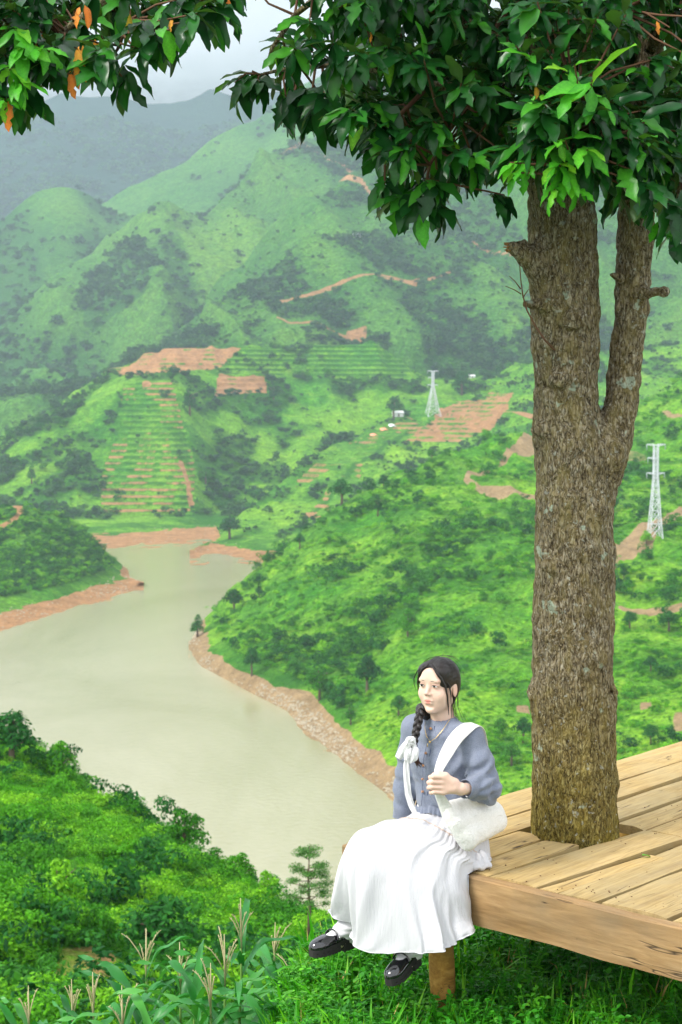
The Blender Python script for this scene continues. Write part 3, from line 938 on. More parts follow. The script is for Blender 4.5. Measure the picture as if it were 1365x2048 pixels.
TREE_KINDS = {
    'round': (small_trunk('trunk', 1, 0.04, 1), leaf_cloud('crown', 1300, [(0, 0, .62, .3), (.2, .05, .5, .22), (-.2, .1, .52, .22), (0, -.2, .5, .22), (.05, .05, .82, .17), (-.12, -.1, .74, .2), (.05, .2, .42, .2)], 0.035, [M_BUSH_DARK], 41, 0.85, 0.5)),
    'slim': (small_trunk('trunk', 1, 0.03, 2), leaf_cloud('crown', 900, [(0, 0, .35, .19), (.04, 0, .5, .17), (-.03, .03, .65, .13), (0, 0, .8, .1), (0, 0, .92, .06), (.1, -.04, .3, .14)], 0.03, [M_BUSH_DARK], 42, 1.0, 0.5)),
    'fresh': (small_trunk('trunk', 1, 0.035, 3), leaf_cloud('crown', 1500, [(0, 0, .6, .27), (.22, .05, .42, .22), (-.2, .1, .46, .24), (0, -.22, .4, .22), (.05, .05, .84, .15), (-.15, -.12, .68, .2), (.16, .2, .3, .22)], 0.035, [M_BUSH], 43, 0.8, 0.5)),
}


def tree(px, py, hpx, kind, sname, label, wide=1.0, loc=None):
    q = locate(sname, px, py) if loc is None else np.array(loc)
    h = hpx / FPX * q[1]
    o = thing('broadleaf_tree' if kind != 'slim' else 'slender_tree', label, 'tree', tuple(q - [0, 0, 0.02 * h]), random.random() * 6.28)
    tr, cr = TREE_KINDS[kind]
    for nm, me in (('trunk', tr), ('crown', cr)):
        c = link(nm, me, o)
        c.scale = (h * wide, h * wide, h)
    return o


TREES = [
    (397, 1274, 48, 'slim', 'right_hill', 'small dark tree standing alone on the tip of the spur by the lake', 1.5),
    (467, 1226, 52, 'round', 'right_hill', 'dark round tree just above the lake tip of the right hill', 1.1),
    (519, 1195, 34, 'slim', 'right_hill', 'little dark tree on the crest up from the round dark tree near the lake', 1.2),
    (756, 1032, 46, 'slim', 'right_hill', 'slim dark tree on the crest of the right hill', 1.1),
    (684, 1010, 56, 'round', 'right_hill', 'wide olive tree at the lower corner of the ploughed field spur', 1.2),
    (768, 978, 30, 'round', 'right_hill', 'small round bush-like tree above the slim dark crest tree', 1.0),
    (864, 920, 24, 'round', 'right_hill', 'tiny dark tree high on the crest below the red fields', 1.0),
    (600, 1098, 34, 'round', 'right_hill', 'dark tree on the crest between the orange shore and the slim tree', 1.0),
    (505, 1352, 60, 'round', 'right_hill', 'dark spreading tree over the bare shore bank', 0.8),
    (735, 1392, 90, 'round', 'right_hill', 'tall dark tree in the gully left of the seated woman', 0.8),
    (640, 1400, 74, 'fresh', 'right_hill', 'bright green rounded tree at the edge of the shore band', 1.0),
    (798, 1432, 46, 'round', 'right_hill', 'dark round tree just left of the woman with the braid', 1.1),
    (702, 1450, 46, 'slim', 'right_hill', 'dark tree at the notch of the bare shore', 1.3),
    (1003, 1478, 44, 'round', 'right_hill', 'round dark green tree seen between the woman and the trunk', 1.0),
    (1046, 1486, 56, 'round', 'right_hill', 'dark tree close to the left side of the big trunk', 1.0),
    (1022, 1530, 50, 'round', 'right_hill', 'low dark tree just above the far edge of the deck, left of the trunk', 1.2),
    (1261, 1258, 40, 'round', 'right_hill', 'dark tree under the red dirt road, right of the trunk', 1.1),
    (1338, 1262, 44, 'round', 'right_hill', 'wide dark tree below the dirt road at the picture edge', 1.3),
    (1302, 1345, 36, 'round', 'right_hill', 'dark bushy tree midway down the right slope', 1.2),
    (1302, 1490, 44, 'round', 'right_hill', 'round blue-green tree just above the deck on the right', 1.1),
    (1345, 1480, 34, 'slim', 'right_hill', 'small pointed tree right of the blue-green one above the deck', 1.2),
    (1295, 1092, 32, 'fresh', 'right_hill', 'green bush-like tree at the foot of the near pylon', 1.1),
    (1247, 1160, 26, 'round', 'right_hill', 'small tree beside the bare cutting near the trunk', 1.0),
    (816, 1272, 62, 'fresh', 'right_hill', 'light green rounded tree in the middle of the right hillside', 0.9),
    (460, 1078, 46, 'round', 'field_spur', 'wide dark tree where the gully meets the lake', 1.5),
    (786, 838, 48, 'round', 'field_spur', 'dark tree beside the white hut on the field spur', 1.0),
    (602, 1085, 30, 'slim', 'field_spur', 'small dark tree low on the field spur near the shore', 1.4),
    (178, 788, 22, 'round', 'terraced_hill', 'small dark tree on the grassy rib left of the orange terraces', 1.0),
    (380, 830, 62, 'slim', 'terraced_hill', 'tall dark tree at the upper right corner of the terraced field', 1.2),
    (548, 805, 40, 'slim', 'terraced_hill', 'pointed dark tree beside the small red field', 1.2),
    (412, 968, 34, 'round', 'terraced_hill', 'round dark tree in the gully right of the terraces', 1.1),
    (64, 968, 44, 'slim', 'terraced_hill', 'slender dark tree above the piece of road at the left', 1.1),
    (686, 642, 26, 'slim', 'near_mountain', 'lone dark tree above the far green terraces', 1.2),
    (143, 676, 28, 'slim', 'near_mountain', 'lone dark tree in the woods at the far left', 1.3),
    (925, 790, 50, 'round', 'terraced_hill', 'dark tree right behind the far pylon', 1.1),
]
for a in TREES:
    tree(*a[:6], wide=a[6])
NEAR = [
    (25, 1535, 90, 'round', 'dark green tree at the left edge above the lake', 1.1),
    (122, 1560, 66, 'fresh', 'round bright tree standing out against the lake at the left', 0.95),
    (188, 1606, 36, 'fresh', 'little leafy sapling on the edge of the near slope', 0.8),
    (250, 1650, 50, 'fresh', 'broad bright shrub tree on the slope edge, second from the round one', 1.2),
    (372, 1722, 86, 'fresh', 'loose pale green tree rising over the slope edge', 0.95),
    (430, 1745, 54, 'fresh', 'low wide tree on the slope edge next to the loose pale one', 1.2),
    (478, 1775, 62, 'fresh', 'leafy tree near the lower end of the slope edge', 1.0),
    (542, 1812, 62, 'fresh', 'pointed bright tree left of the feathery tree', 0.8),
    (330, 1975, 140, 'round', 'big dark bushy tree behind the maize', 1.2),
    (120, 1860, 110, 'fresh', 'yellow-green tree in the middle of the near slope', 1.0),
]
for px, py, h, k, lab, w in NEAR:
    tree(px, py + 10, h * 1.5, k, 'near_slope', lab, w)

# feathery tree in front of the water
q = P(618, 1850, 44)
o = thing('feathery_tree', 'feathery open tree with tiered pale crown against the brown water', 'tree', q)
H = 168 / FPX * 44
mb = MB()
mb.tube([(0, 0, -.5), (.02, 0, H * .2), (-.01, 0, H * .6), (.03, 0, H * .97)], [.055, .045, .028, .008], 7)
g = random.Random(4); lob = []
for i in range(26):
    z = H * (.22 + .70 * i / 26); a = i * 2.4; R = H * (.36 - .20 * (i / 26)) * g.uniform(.6, 1.05)
    if 19 <= i <= 21: continue
    e = (math.cos(a) * R, math.sin(a) * R, z + H * .03)
    mb.tube([(0, 0, z), (e[0] * .5, e[1] * .5, z + H * .02), e], [.016, .01, .004], 5)
    lob.append((e[0] * .8, e[1] * .8, e[2] + .02, H * g.uniform(.09, .14)))
for dx, dz, r in ((0, .9, .09), (.08, .87, .08), (-.1, .86, .06), (.16, .66, .1), (-.14, .66, .1), (0, .62, .11)):
    lob.append((dx * H, 0, dz * H, r * H))
mb.obj('trunk', [M_TRUNKS], o)
link('crown', leaf_cloud('crown', 9000, lob, 0.022, [M_PINE], 9, 0.45, 0.8), o)


# ------------------------------------------------------------------ pylons, huts, tarpaulins
M_STEEL = mat('galvanised_steel', (0.62, 0.65, 0.68), 0.5, 0.5, Metallic=0.2)
M_WHITE = mat('white_sheet_metal', (0.8, 0.8, 0.78), 0.5, 0.4)
M_ORANGE = mat('orange_tarpaulin', (0.85, 0.32, 0.18), 0.6, 0.3)
M_INS = mat('glass_insulators', (0.35, 0.42, 0.42), 0.3, 0.5)


def pylon(px, py, hpx, Y, label, rot, thick, base, arm):
    q = P(px, py, Y); H = hpx / FPX * Y
    o = thing('lattice_pylon', label, 'pylon', q, rot)
    w = lambda z: (base - (base - 0.022) * min(z / 0.68, 1) ** 0.85) * H       # half width
    cor = [(-1, -1), (1, -1), (1, 1), (-1, 1)]
    zs = [0, .16, .30, .42, .52, .61, .68, .75, .82, .89, .96]
    for cx, cy in cor:
        mb = MB()
        mb.tube([(cx * w(z), cy * w(z), z * H) for z in zs + [1.0]], thick, 4)
        mb.obj('leg', [M_STEEL], o, False)
    mb = MB()
    for a, b in zip(zs[:-1], zs[1:]):
        for k in range(4):
            c0, c1 = cor[k], cor[(k + 1) % 4]
            mb.tube([(c0[0] * w(a), c0[1] * w(a), a * H), (c1[0] * w(b), c1[1] * w(b), b * H)], thick * .62, 4, False)
            mb.tube([(c1[0] * w(a), c1[1] * w(a), a * H), (c0[0] * w(b), c0[1] * w(b), b * H)], thick * .62, 4, False)
            mb.tube([(c0[0] * w(b), c0[1] * w(b), b * H), (c1[0] * w(b), c1[1] * w(b), b * H)], thick * .62, 4, False)
    mb.obj('bracing', [M_STEEL], o, False)
    for z, L, sides in ((1.0, arm, (-1, 1)), (.86, arm * .85, (-1,)), (.70, arm * .95, (-1, 1))):
        mb = MB(); mb.tube([(-w(z) * 1.3, 0, z * H - .01 * H), (w(z) * 1.3, 0, z * H - .01 * H)], thick * 1.1, 4)
        for s in sides:
            tip = (s * L * H, 0, z * H)
            for cy in (-1, 1):
                mb.tube([(s * w(z), cy * w(z), z * H - .02 * H), tip], thick * .8, 4)
                mb.tube([(s * w(z), cy * w(z), z * H + .0 * H), tip], thick * .7, 4)
            ins = MB(); ins.tube([(tip[0], 0, tip[2]), (tip[0], 0, tip[2] - .06 * H)], thick * .9, 6)
            ins.obj('insulator', [M_INS], o)
        mb.obj('cross_arm', [M_STEEL], o, False)


def ground_y(sname, px, py):
    return locate(sname, px, py)


q = ground_y('field_spur', 866, 832); pylon(866, 834, 92, float(q[1]), 'far steel lattice pylon beside the ploughed red fields', 0.25, 0.20, .15, .12)
q = ground_y('right_hill', 1310, 1075); pylon(1310, 1078, 190, float(q[1]), 'near steel lattice pylon on the slope right of the trunk', 0.1, 0.12, .07, .10)


def hut(px, py, wpx, sname, label, roofcol, name='hut', cat='hut'):
    q = locate(sname, px, py); s = wpx / FPX * q[1]
    o = thing(name, label, cat, tuple(q), 0.3)
    mb = MB(); mb.box((-s / 2, -s * .3, -.3), (s / 2, s * .3, s * .38)); mb.obj('wall', [M_WHITE], o, False)
    mb = MB()
    V = [(-.56, -.38, .34), (.56, -.38, .34), (.56, 0, .56), (-.56, 0, .56), (-.56, .38, .34), (.56, .38, .34)]
    mb.add(np.array(V) * s, [(0, 1, 2, 3), (3, 2, 5, 4)]); mb.add(np.array(V) * s - [0, 0, .03 * s], [(3, 2, 1, 0), (4, 5, 2, 3)])
    mb.obj('roof', [roofcol], o, False)
    mb = MB(); mb.box((-.08 * s, -.31 * s, -.2), (.08 * s, -.3 * s, .26 * s)); mb.obj('door', [M_TRUNKS], o, False)


hut(797, 832, 20, 'field_spur', 'white roofed hut beside the dark tree on the field spur', M_WHITE)
hut(942, 748, 12, 'terraced_hill', 'tiny pale hut among the woods beyond the far pylon', M_WHITE)
hut(716, 474, 16, 'near_mountain', 'white house high on the green mountain ridge', M_WHITE, 'house', 'house')
hut(719, 456, 9, 'near_mountain', 'smaller white house just above the other on the ridge', M_WHITE, 'house', 'house')


def tarp(px, py, w, m, label):
    q = locate('field_spur', px, py); s = w / FPX * q[1]
    g = np.linspace(-1, 1, 7); A, B = np.meshgrid(g, g)
    Z = 0.35 * (1 - A ** 2) * (1 - 0.5 * B ** 2) + 0.05 * np.sin(A * 7 + B * 5)
    me = mesh_np('tarpaulin', np.stack([A * s / 2, B * s / 2, Z * s * 0.8], -1).reshape(-1, 3), grid_faces(7, 7), [m])
    o = link('tarpaulin', me, label=label, category='tarpaulin'); o.location = q; o.rotation_euler = (0.2, 0, .5)


tarp(784, 852, 15, M_WHITE, 'white tarpaulin heaped on the field below the hut')
tarp(766, 860, 15, M_ORANGE, 'orange tarpaulin between the white one and the lower orange one')
tarp(747, 871, 14, M_ORANGE, 'lowest orange tarpaulin on the edge of the field')
# ------------------------------------------------------------------ signed-distance modelling
class Vol:
    def __init__(self, lo, hi, h):
        self.lo = np.array(lo, float); self.h = h
        self.n = np.ceil((np.array(hi, float) - self.lo) / h).astype(int) + 1
        self.a = np.full(self.n, 0.5, np.float32)

    def _blk(self, lo, hi):
        i0 = np.clip(np.floor((np.array(lo) - self.lo) / self.h).astype(int), 0, self.n - 1)
        i1 = np.clip(np.ceil((np.array(hi) - self.lo) / self.h).astype(int) + 1, 1, self.n)
        sl = tuple(slice(a, b) for a, b in zip(i0, i1))
        ax = [(self.lo[k] + self.h * np.arange(i0[k], i1[k])).astype(np.float32) for k in range(3)]
        return sl, ax[0][:, None, None], ax[1][None, :, None], ax[2][None, None, :]

    def op(self, fn, lo, hi, k, mode='add'):
        pad = k + 4 * self.h
        sl, x, y, z = self._blk(np.array(lo) - pad, np.array(hi) + pad)
        if 0 in [s.stop - s.start for s in sl]:
            return
        d = fn(x, y, z).astype(np.float32)
        a = self.a[sl]
        if mode == 'add':
            h = np.maximum(k - np.abs(a - d), 0) / max(k, 1e-6)
            self.a[sl] = np.minimum(a, d) - h * h * k * 0.25
        elif mode == 'sub':
            d = -d
            h = np.maximum(k - np.abs(a - d), 0) / max(k, 1e-6)
            self.a[sl] = np.maximum(a, d) + h * h * k * 0.25

    def cap(self, p, q, r0, r1=None, k=0.01, mode='add'):
        p = np.array(tuple(p), float); q = np.array(tuple(q), float)
        r1 = r0 if r1 is None else r1
        d = q - p; L = max(d.dot(d), 1e-12)
        def fn(x, y, z):
            ex, ey, ez = x - p[0], y - p[1], z - p[2]
            t = np.clip((ex * d[0] + ey * d[1] + ez * d[2]) / L, 0, 1)
            return np.sqrt((ex - t * d[0]) ** 2 + (ey - t * d[1]) ** 2 + (ez - t * d[2]) ** 2) - (r0 + (r1 - r0) * t)
        r = max(r0, r1)
        self.op(fn, np.minimum(p, q) - r, np.maximum(p, q) + r, k, mode)

    def ell(self, c, r, k=0.01, mode='add', M=None):
        c = np.array(tuple(c), float); r = np.array(r, float)
        M = np.eye(3) if M is None else np.asarray(M, float)      # columns are the ellipsoid's axes
        def fn(x, y, z):
            e = (x - c[0], y - c[1], z - c[2])
            u = [(e[0] * M[0, i] + e[1] * M[1, i] + e[2] * M[2, i]) for i in range(3)]
            k0 = np.sqrt(sum((u[i] / r[i]) ** 2 for i in range(3)))
            k1 = np.sqrt(sum((u[i] / r[i] ** 2) ** 2 for i in range(3)))
            return k0 * (k0 - 1) / np.maximum(k1, 1e-6)
        R = r.max()
        self.op(fn, c - R, c + R, k, mode)

    def chain(self, pts, rad, k=0.01, mode='add'):
        for i in range(len(pts) - 1):
            self.cap(pts[i], pts[i + 1], rad[i], rad[i + 1], k, mode)

    def nets(self):
        a = self.a; s = a < 0
        n = a.shape
        c = np.zeros([k - 1 for k in n], np.int8)
        for dx in (0, 1):
            for dy in (0, 1):
                for dz in (0, 1):
                    c += s[dx:n[0] - 1 + dx, dy:n[1] - 1 + dy, dz:n[2] - 1 + dz]
        act = (c > 0) & (c < 8)
        idx = np.argwhere(act)
        num = np.full(act.shape, -1, np.int32); num[act] = np.arange(len(idx))
        acc = np.zeros((len(idx), 3)); cnt = np.zeros(len(idx))
        for ax in range(3):
            o = [k for k in range(3) if k != ax]
            for u in (0, 1):
                for w in (0, 1):
                    i0 = idx.copy(); i0[:, o[0]] += u; i0[:, o[1]] += w
                    i1 = i0.copy(); i1[:, ax] += 1
                    f0 = a[tuple(i0.T)]; f1 = a[tuple(i1.T)]
                    m = (f0 < 0) != (f1 < 0)
                    t = np.where(m, f0 / np.where(m, f0 - f1, 1), 0)
                    p = (i0 - idx).astype(float); p[:, ax] = t
                    acc[m] += p[m]; cnt[m] += 1
        V = self.lo + self.h * (idx + acc / cnt[:, None])
        Q = []
        for ax in range(3):
            o = [(ax + 1) % 3, (ax + 2) % 3]
            sa = [slice(None)] * 3; sb = [slice(None)] * 3
            sa[ax] = slice(0, n[ax] - 1); sb[ax] = slice(1, n[ax])
            e0, e1 = s[tuple(sa)], s[tuple(sb)]
            E = np.argwhere(e0 != e1)
            E = E[(E[:, o[0]] > 0) & (E[:, o[1]] > 0) & (E[:, o[0]] < n[o[0]] - 1) & (E[:, o[1]] < n[o[1]] - 1)]
            q = []
            for u, w in ((-1, -1), (0, -1), (0, 0), (-1, 0)):
                f = E.copy(); f[:, o[0]] += u; f[:, o[1]] += w
                q.append(num[tuple(f.T)])
            q = np.stack(q, 1)
            flip = ~e0[tuple(E.T)]
            q[flip] = q[flip][:, ::-1]
            Q.append(q)
        return V, np.vstack(Q)


def normals(V, F):
    n = np.zeros_like(V)
    fn = np.cross(V[F[:, 2]] - V[F[:, 0]], V[F[:, 3 if F.shape[1] == 4 else 1]] - V[F[:, 1 if F.shape[1] == 4 else 0]])
    for i in range(F.shape[1]):
        np.add.at(n, F[:, i], fn)
    return n / np.maximum(np.linalg.norm(n, axis=1, keepdims=True), 1e-12)


def relax(V, F, it=2, lam=0.5):
    for _ in range(it):
        s = np.zeros_like(V); c = np.zeros(len(V))
        for i in range(4):
            for j in (1, 3):
                np.add.at(s, F[:, i], V[F[:, (i + j) % 4]]); np.add.at(c, F[:, i], 1)
        V = V + lam * (s / np.maximum(c, 1)[:, None] - V)
    return V


# ------------------------------------------------------------------ the deck
DA = np.array([0.0190, 7.2530]); E1 = np.array([0.74348, -0.66876]); E2 = np.array([0.66876, 0.74348])


def D(a, b, z=0.0):
    """World point from deck coordinates: a along the front edge, b inwards."""
    q = DA + a * E1 + b * E2
    return Vector((q[0], q[1], z))


def make_wood(name, c0, c1, c2, grey, axis=1):
    m = mat(name, rough=0.75, spec=0.2)
    t = NT(m)
    sc_ = (14, 1.1, 14) if axis == 1 else (1.1, 14, 9)
    v = t.coords('Object', sc_)
    add = t.n.new('ShaderNodeVectorMath'); add.operation = 'ADD'
    cmb = t.n.new('ShaderNodeCombineXYZ')
    t.l.new(t.math('MULTIPLY', t.rand(), 37.0), cmb.inputs[0]); t.l.new(t.math('MULTIPLY', t.rand(), 91.0), cmb.inputs[1])
    t.l.new(v, add.inputs[0]); t.l.new(cmb.outputs[0], add.inputs[1])
    vv = add.outputs[0]
    g1 = t.noise(vv, 1.0, 8, 0.62, 0.6)
    g2 = t.noise(vv, 5.0, 5, 0.6, 0.3)
    v2 = t.coords('Object', (1, 1, 1))
    b1 = t.noise(v2, 2.6, 5, 0.6)
    b2 = t.noise(v2, 26, 5, 0.7)
    c = t.ramp(g1, [(0.32, c0), (0.5, c1), (0.68, c2)])
    c = t.mix(c, t.ramp(g2, [(0.35, (0.62, 0.58, 0.52)), (0.6, (1.12, 1.12, 1.1))]), 0.6, 'MULTIPLY')
    c = t.mix(c, grey, t.ramp(b1, [(0.42, (0, 0, 0)), (0.72, (0.75, 0.75, 0.75))]))
    c = t.mix(c, t.ramp(t.rand(), [(0, (0.86, 0.88, 0.9)), (1, (1.12, 1.08, 1.0))]), 1.0, 'MULTIPLY')
    cr = t.noise(vv, 0.55, 3, 0.5, 0.9)             # long drying cracks
    crack = t.math('ABSOLUTE', t.math('SUBTRACT', cr, 0.5))
    ck = t.ramp(crack, [(0.0, (0, 0, 0)), (0.006, (1, 1, 1))])
    msk = t.ramp(t.noise(v2, 3.1, 2), [(0.52, (1, 1, 1)), (0.56, (0, 0, 0))])
    ck2 = t.mix(ck, (1.0, 1.0, 1.0), msk)
    c = t.mix((0.06, 0.04, 0.025), c, ck2)
    sp = t.ramp(b2, [(0.24, (0.3, 0.26, 0.2)), (0.33, (1, 1, 1))])
    c = t.mix(c, sp, 0.6, 'MULTIPLY')
    t.col(c)
    h = t.math('ADD', t.math('MULTIPLY', g2, 0.5), t.math('ADD', t.math('MULTIPLY', g1, 0.6), t.math('MULTIPLY', ck2, 0.8)))
    t.bump(h, 0.55, 0.006)
    return m


M_PLANK = make_wood('weathered_plank', (0.34, 0.235, 0.105), (0.46, 0.325, 0.135), (0.54, 0.39, 0.185), (0.44, 0.35, 0.19), 1)
M_BEAM = make_wood('rough_beam', (0.22, 0.135, 0.06), (0.32, 0.205, 0.10), (0.40, 0.27, 0.14), (0.20, 0.155, 0.10), 0)

deck = thing('wooden_deck', 'rough plank viewing deck with the big tree growing up through it', 'deck', (DA[0], DA[1], 0), math.atan2(E1[1], E1[0]))


def board(name, a0, a1, b0, b1, z0, z1, seed, mat_, n=40, wob=0.006, ends=0.006, a0e=None, a1e=None, tilt=0.0):
    """Sawn board from (a0..a1) wide, running b0..b1, with uneven edges; a0e/a1e = width position at the far end."""
    a0e = a0 if a0e is None else a0e; a1e = a1 if a1e is None else a1e
    tb = np.linspace(0, 1, n); b = b0 + (b1 - b0) * tb
    L = a0 + (a0e - a0) * tb + wob * fbm(b * 2.2, b * 0 + seed, octaves=4, seed=seed) * 1.6
    R = a1 + (a1e - a1) * tb + wob * fbm(b * 2.2, b * 0 + seed + 50, octaves=4, seed=seed + 1) * 1.6
    L = L + 0.0035; R = R - 0.0035
    k = 7
    s = np.linspace(0, 1, k)
    A = L[:, None] + (R - L)[:, None] * s[None]
    B = np.repeat(b[:, None], k, 1)
    B[0] += ends * fbm(s * 3, s * 0 + seed, seed=seed + 5); B[-1] += ends * fbm(s * 3, s * 0 + seed, seed=seed + 6)
    T = z1 + tilt * (s[None] - .5) + 0.0035 * fbm(A * 4, B * 1.5, octaves=3, seed=seed + 7) - 0.005 * (np.abs(s[None] * 2 - 1) ** 8)
    Bt = np.full_like(T, z0)
    V = np.concatenate([np.stack([A, B, T], -1).reshape(-1, 3), np.stack([A, B, Bt], -1).reshape(-1, 3)])
    F = [grid_faces(n, k), grid_faces(n, k)[:, ::-1] + n * k]
    i = np.arange(n - 1)
    F.append(np.stack([i * k, (i + 1) * k, (i + 1) * k + n * k, i * k + n * k], 1)[:, ::-1])
    F.append(np.stack([i * k + k - 1, (i + 1) * k + k - 1, (i + 1) * k + k - 1 + n * k, i * k + k - 1 + n * k], 1))
    j = np.arange(k - 1)
    F.append(np.stack([j, j + 1, j + 1 + n * k, j + n * k], 1)[:, ::-1])
    o = (n - 1) * k
    F.append(np.stack([o + j, o + j + 1, o + j + 1 + n * k, o + j + n * k], 1))
    me = mesh_np(name, V, np.vstack(F), [mat_], False)
    return link(name, me, deck)


BACK = 5.0
board('plank', -0.018, 0.25, 0.035, BACK, -0.045, 0.002, 1, M_PLANK, 60, a0e=-0.02, a1e=0.24)
board('plank', 0.252, 0.425, 0.035, BACK, -0.045, -0.001, 2, M_PLANK, 60, a0e=0.242, a1e=0.46)
board('plank', 0.432, 0.605, 0.035, 0.70, -0.045, 0.0, 3, M_PLANK, 14)
board('plank', 0.611, 0.772, 0.036, 0.69, -0.045, 0.001, 4, M_PLANK, 14, a1e=0.784)
board('plank', 0.475, 0.672, 0.985, BACK, -0.045, 0.0, 5, M_PLANK, 50, a0e=0.49, a1e=0.70)
board('plank', 0.695, 0.868, 1.12, BACK, -0.045, -0.002, 6, M_PLANK, 50, ends=0.03, a0e=0.72, a1e=0.89)
board('plank', 0.781, 1.018, 0.035, 1.10, -0.045, 0.002, 7, M_PLANK, 24, a0e=0.868, a1e=1.085)
board('plank', 0.876, 1.088, 1.102, BACK, -0.045, 0.001, 8, M_PLANK, 50, a0e=0.90, a1e=1.12)
board('plank', 1.028, 1.118, 0.035, 0.75, -0.045, 0.0, 9, M_PLANK, 20, a0e=1.102, a1e=1.19)
board('plank', 1.122, 1.298, 0.036, BACK, -0.045, -0.001, 10, M_PLANK, 60, a0e=1.13, a1e=1.38, wob=0.008)
board('plank', 1.317, 1.622, 0.04, BACK, -0.045, 0.003, 11, M_PLANK, 60, a0e=1.40, a1e=1.68, wob=0.008)
board('plank', 1.645, 1.90, 0.034, BACK, -0.045, 0.0, 12, M_PLANK, 60)
board('plank', 1.91, 2.17, 0.034, BACK, -0.045, 0.001, 13, M_PLANK, 60)
board('plank', 2.18, 2.43, 0.034, BACK, -0.045, 0.0, 14, M_PLANK, 60)


def beam(name, a0, a1, b0, b1, z0, z1, seed):
    n = 50
    a = np.linspace(a0, a1, n)
    zb = z0 + 0.008 * fbm(a * 2, a * 0, seed=seed) * 1.5; zt = z1 + 0.004 * fbm(a * 2.5, a * 0 + 3, seed=seed)
    yf = b0 + 0.004 * fbm(a * 3, a * 0 + 6, seed=seed)
    ring = np.stack([np.stack([a, yf, zb], 1), np.stack([a, yf - 0.002, zb + .5 * (zt - zb)], 1), np.stack([a, yf, zt - .006], 1), np.stack([a, yf + .005, zt], 1),
                     np.stack([a, np.full(n, b1), zt], 1), np.stack([a, np.full(n, b1), zb], 1)], 1)
    V = ring.reshape(-1, 3)
    mb = MB(); mb.add(V, grid_faces(n, 6, True)[:, ::-1])
    for e in (0, (n - 1) * 6):
        mb.f4.append(np.array([(e, e + 1, e + 2, e + 5), (e + 2, e + 3, e + 4, e + 5)]))
    return mb.obj(name, [M_BEAM], deck, False)


beam('front_beam', 0.0, 2.5, -0.022, 0.030, -0.203, -0.004, 21)
beam('joist', 0.02, 2.45, 1.05 - .05, 1.05 + .03, -0.16, -0.05, 22)
beam('joist', 0.02, 2.45, 2.4, 2.48, -0.16, -0.05, 23)
beam('joist', 0.02, 2.45, 4.6, 4.68, -0.16, -0.05, 24)

M_POST = make_wood('round_post', (0.26, 0.13, 0.03), (0.40, 0.22, 0.05), (0.50, 0.30, 0.08), (0.20, 0.16, 0.06), 1)


def post(a, b, zb, r):
    mb = MB(); zs = np.linspace(zb, -0.06, 16)
    mb.tube([(a + .015 * math.sin(z * 5), b, z) for z in zs], [r * (1.12 - .1 * i / 15 + .03 * math.sin(i * 1.7)) for i in range(16)], 14)
    mb.obj('post', [M_POST], deck, True)


post(0.50, 0.08, -1.0, 0.052)
post(2.3, 0.15, -1.0, 0.06)
post(0.12, 2.2, -2.4, 0.06)
post(2.3, 2.3, -1.6, 0.06)
post(0.15, 4.6, -4.4, 0.06)
post(2.3, 4.6, -3.4, 0.06)

# ------------------------------------------------------------------ the big tree
TY = 7.44
M_BARK = mat('bark', rough=0.9, spec=0.15)
t = NT(M_BARK)
v = t.coords('Object', (1, 1, 0.42))
v1 = t.coords('Object', (1, 1, 1))
r1 = t.noise(v, 80, 6, 0.68, 0.8)
fis = t.math('ABSOLUTE', t.math('SUBTRACT', t.noise(t.coords('Object', (1, 1, 0.32)), 50, 3, 0.6, 0.6), 0.5))
r2 = t.noise(v1, 60, 4, 0.7)
big = t.noise(v1, 2.2, 4, 0.6)
c = t.ramp(r1, [(0.32, (0.03, 0.022, 0.014)), (0.41, (0.15, 0.12, 0.08)), (0.52, (0.31, 0.265, 0.19)), (0.67, (0.52, 0.49, 0.42))])
c = t.mix(c, t.ramp(fis, [(0.0, (0.10, 0.08, 0.065)), (0.05, (1, 1, 1))]), 0.9, 'MULTIPLY')
c = t.mix(c, (0.30, 0.22, 0.085), t.math('MULTIPLY', t.ramp(r2, [(0.45, (0, 0, 0)), (0.7, (1, 1, 1))]), 0.5))
sx = t.n.new('ShaderNodeSeparateXYZ'); t.l.new(v1, sx.inputs[0])
low = t.math('MULTIPLY', t.ramp(t.math('ADD', t.math('MULTIPLY', sx.outputs[2], 0.9), t.math('MULTIPLY', big, 0.6)), [(0.3, (1, 1, 1)), (1.3, (0.15, 0.15, 0.15))]), 0.9)
c = t.mix(c, t.mix(c, (0.85, 0.84, 0.80), 1.0, 'MULTIPLY'), t.ramp(t.noise(v1, 7, 4, 0.6), [(0.4, (0, 0, 0)), (0.6, (1, 1, 1))]))
c = t.mix(c, (0.33, 0.27, 0.10), t.math('MULTIPLY', t.ramp(t.noise(t.coords('Object', (1, 1, 0.5)), 16, 4, 0.6), [(0.48, (0, 0, 0)), (0.68, (1, 1, 1))]), 0.45))
c = t.mix(c, t.mix(c, (0.85, 0.80, 0.18), 1.0, 'MULTIPLY'), low)
lich = t.noise(t.coords('Object', (1, 1, 1)), 9, 3, 0.6)
lm = t.math('MULTIPLY', t.ramp(lich, [(0.66, (0, 0, 0)), (0.69, (1, 1, 1))]), t.ramp(r2, [(0.35, (0.2, 0.2, 0.2)), (0.5, (1, 1, 1))]))
c = t.mix(c, (0.42, 0.50, 0.38), t.math('MULTIPLY', lm, 0.85))
l2 = t.ramp(t.noise(v1, 34, 2), [(0.66, (0, 0, 0)), (0.70, (1, 1, 1))])
c = t.mix(c, (0.45, 0.47, 0.40), t.math('MULTIPLY', l2, 0.55))
t.col(c)
t.bump(t.math('ADD', t.math('ADD', r1, t.math('MULTIPLY', t.ramp(fis, [(0.0, (0, 0, 0)), (0.08, (1, 1, 1))]), 0.5)), t.math('MULTIPLY', r2, 0.4)), 1.0, 0.013)


def tp(px, py, dy=0.0):
    return P(px, py, TY + dy)


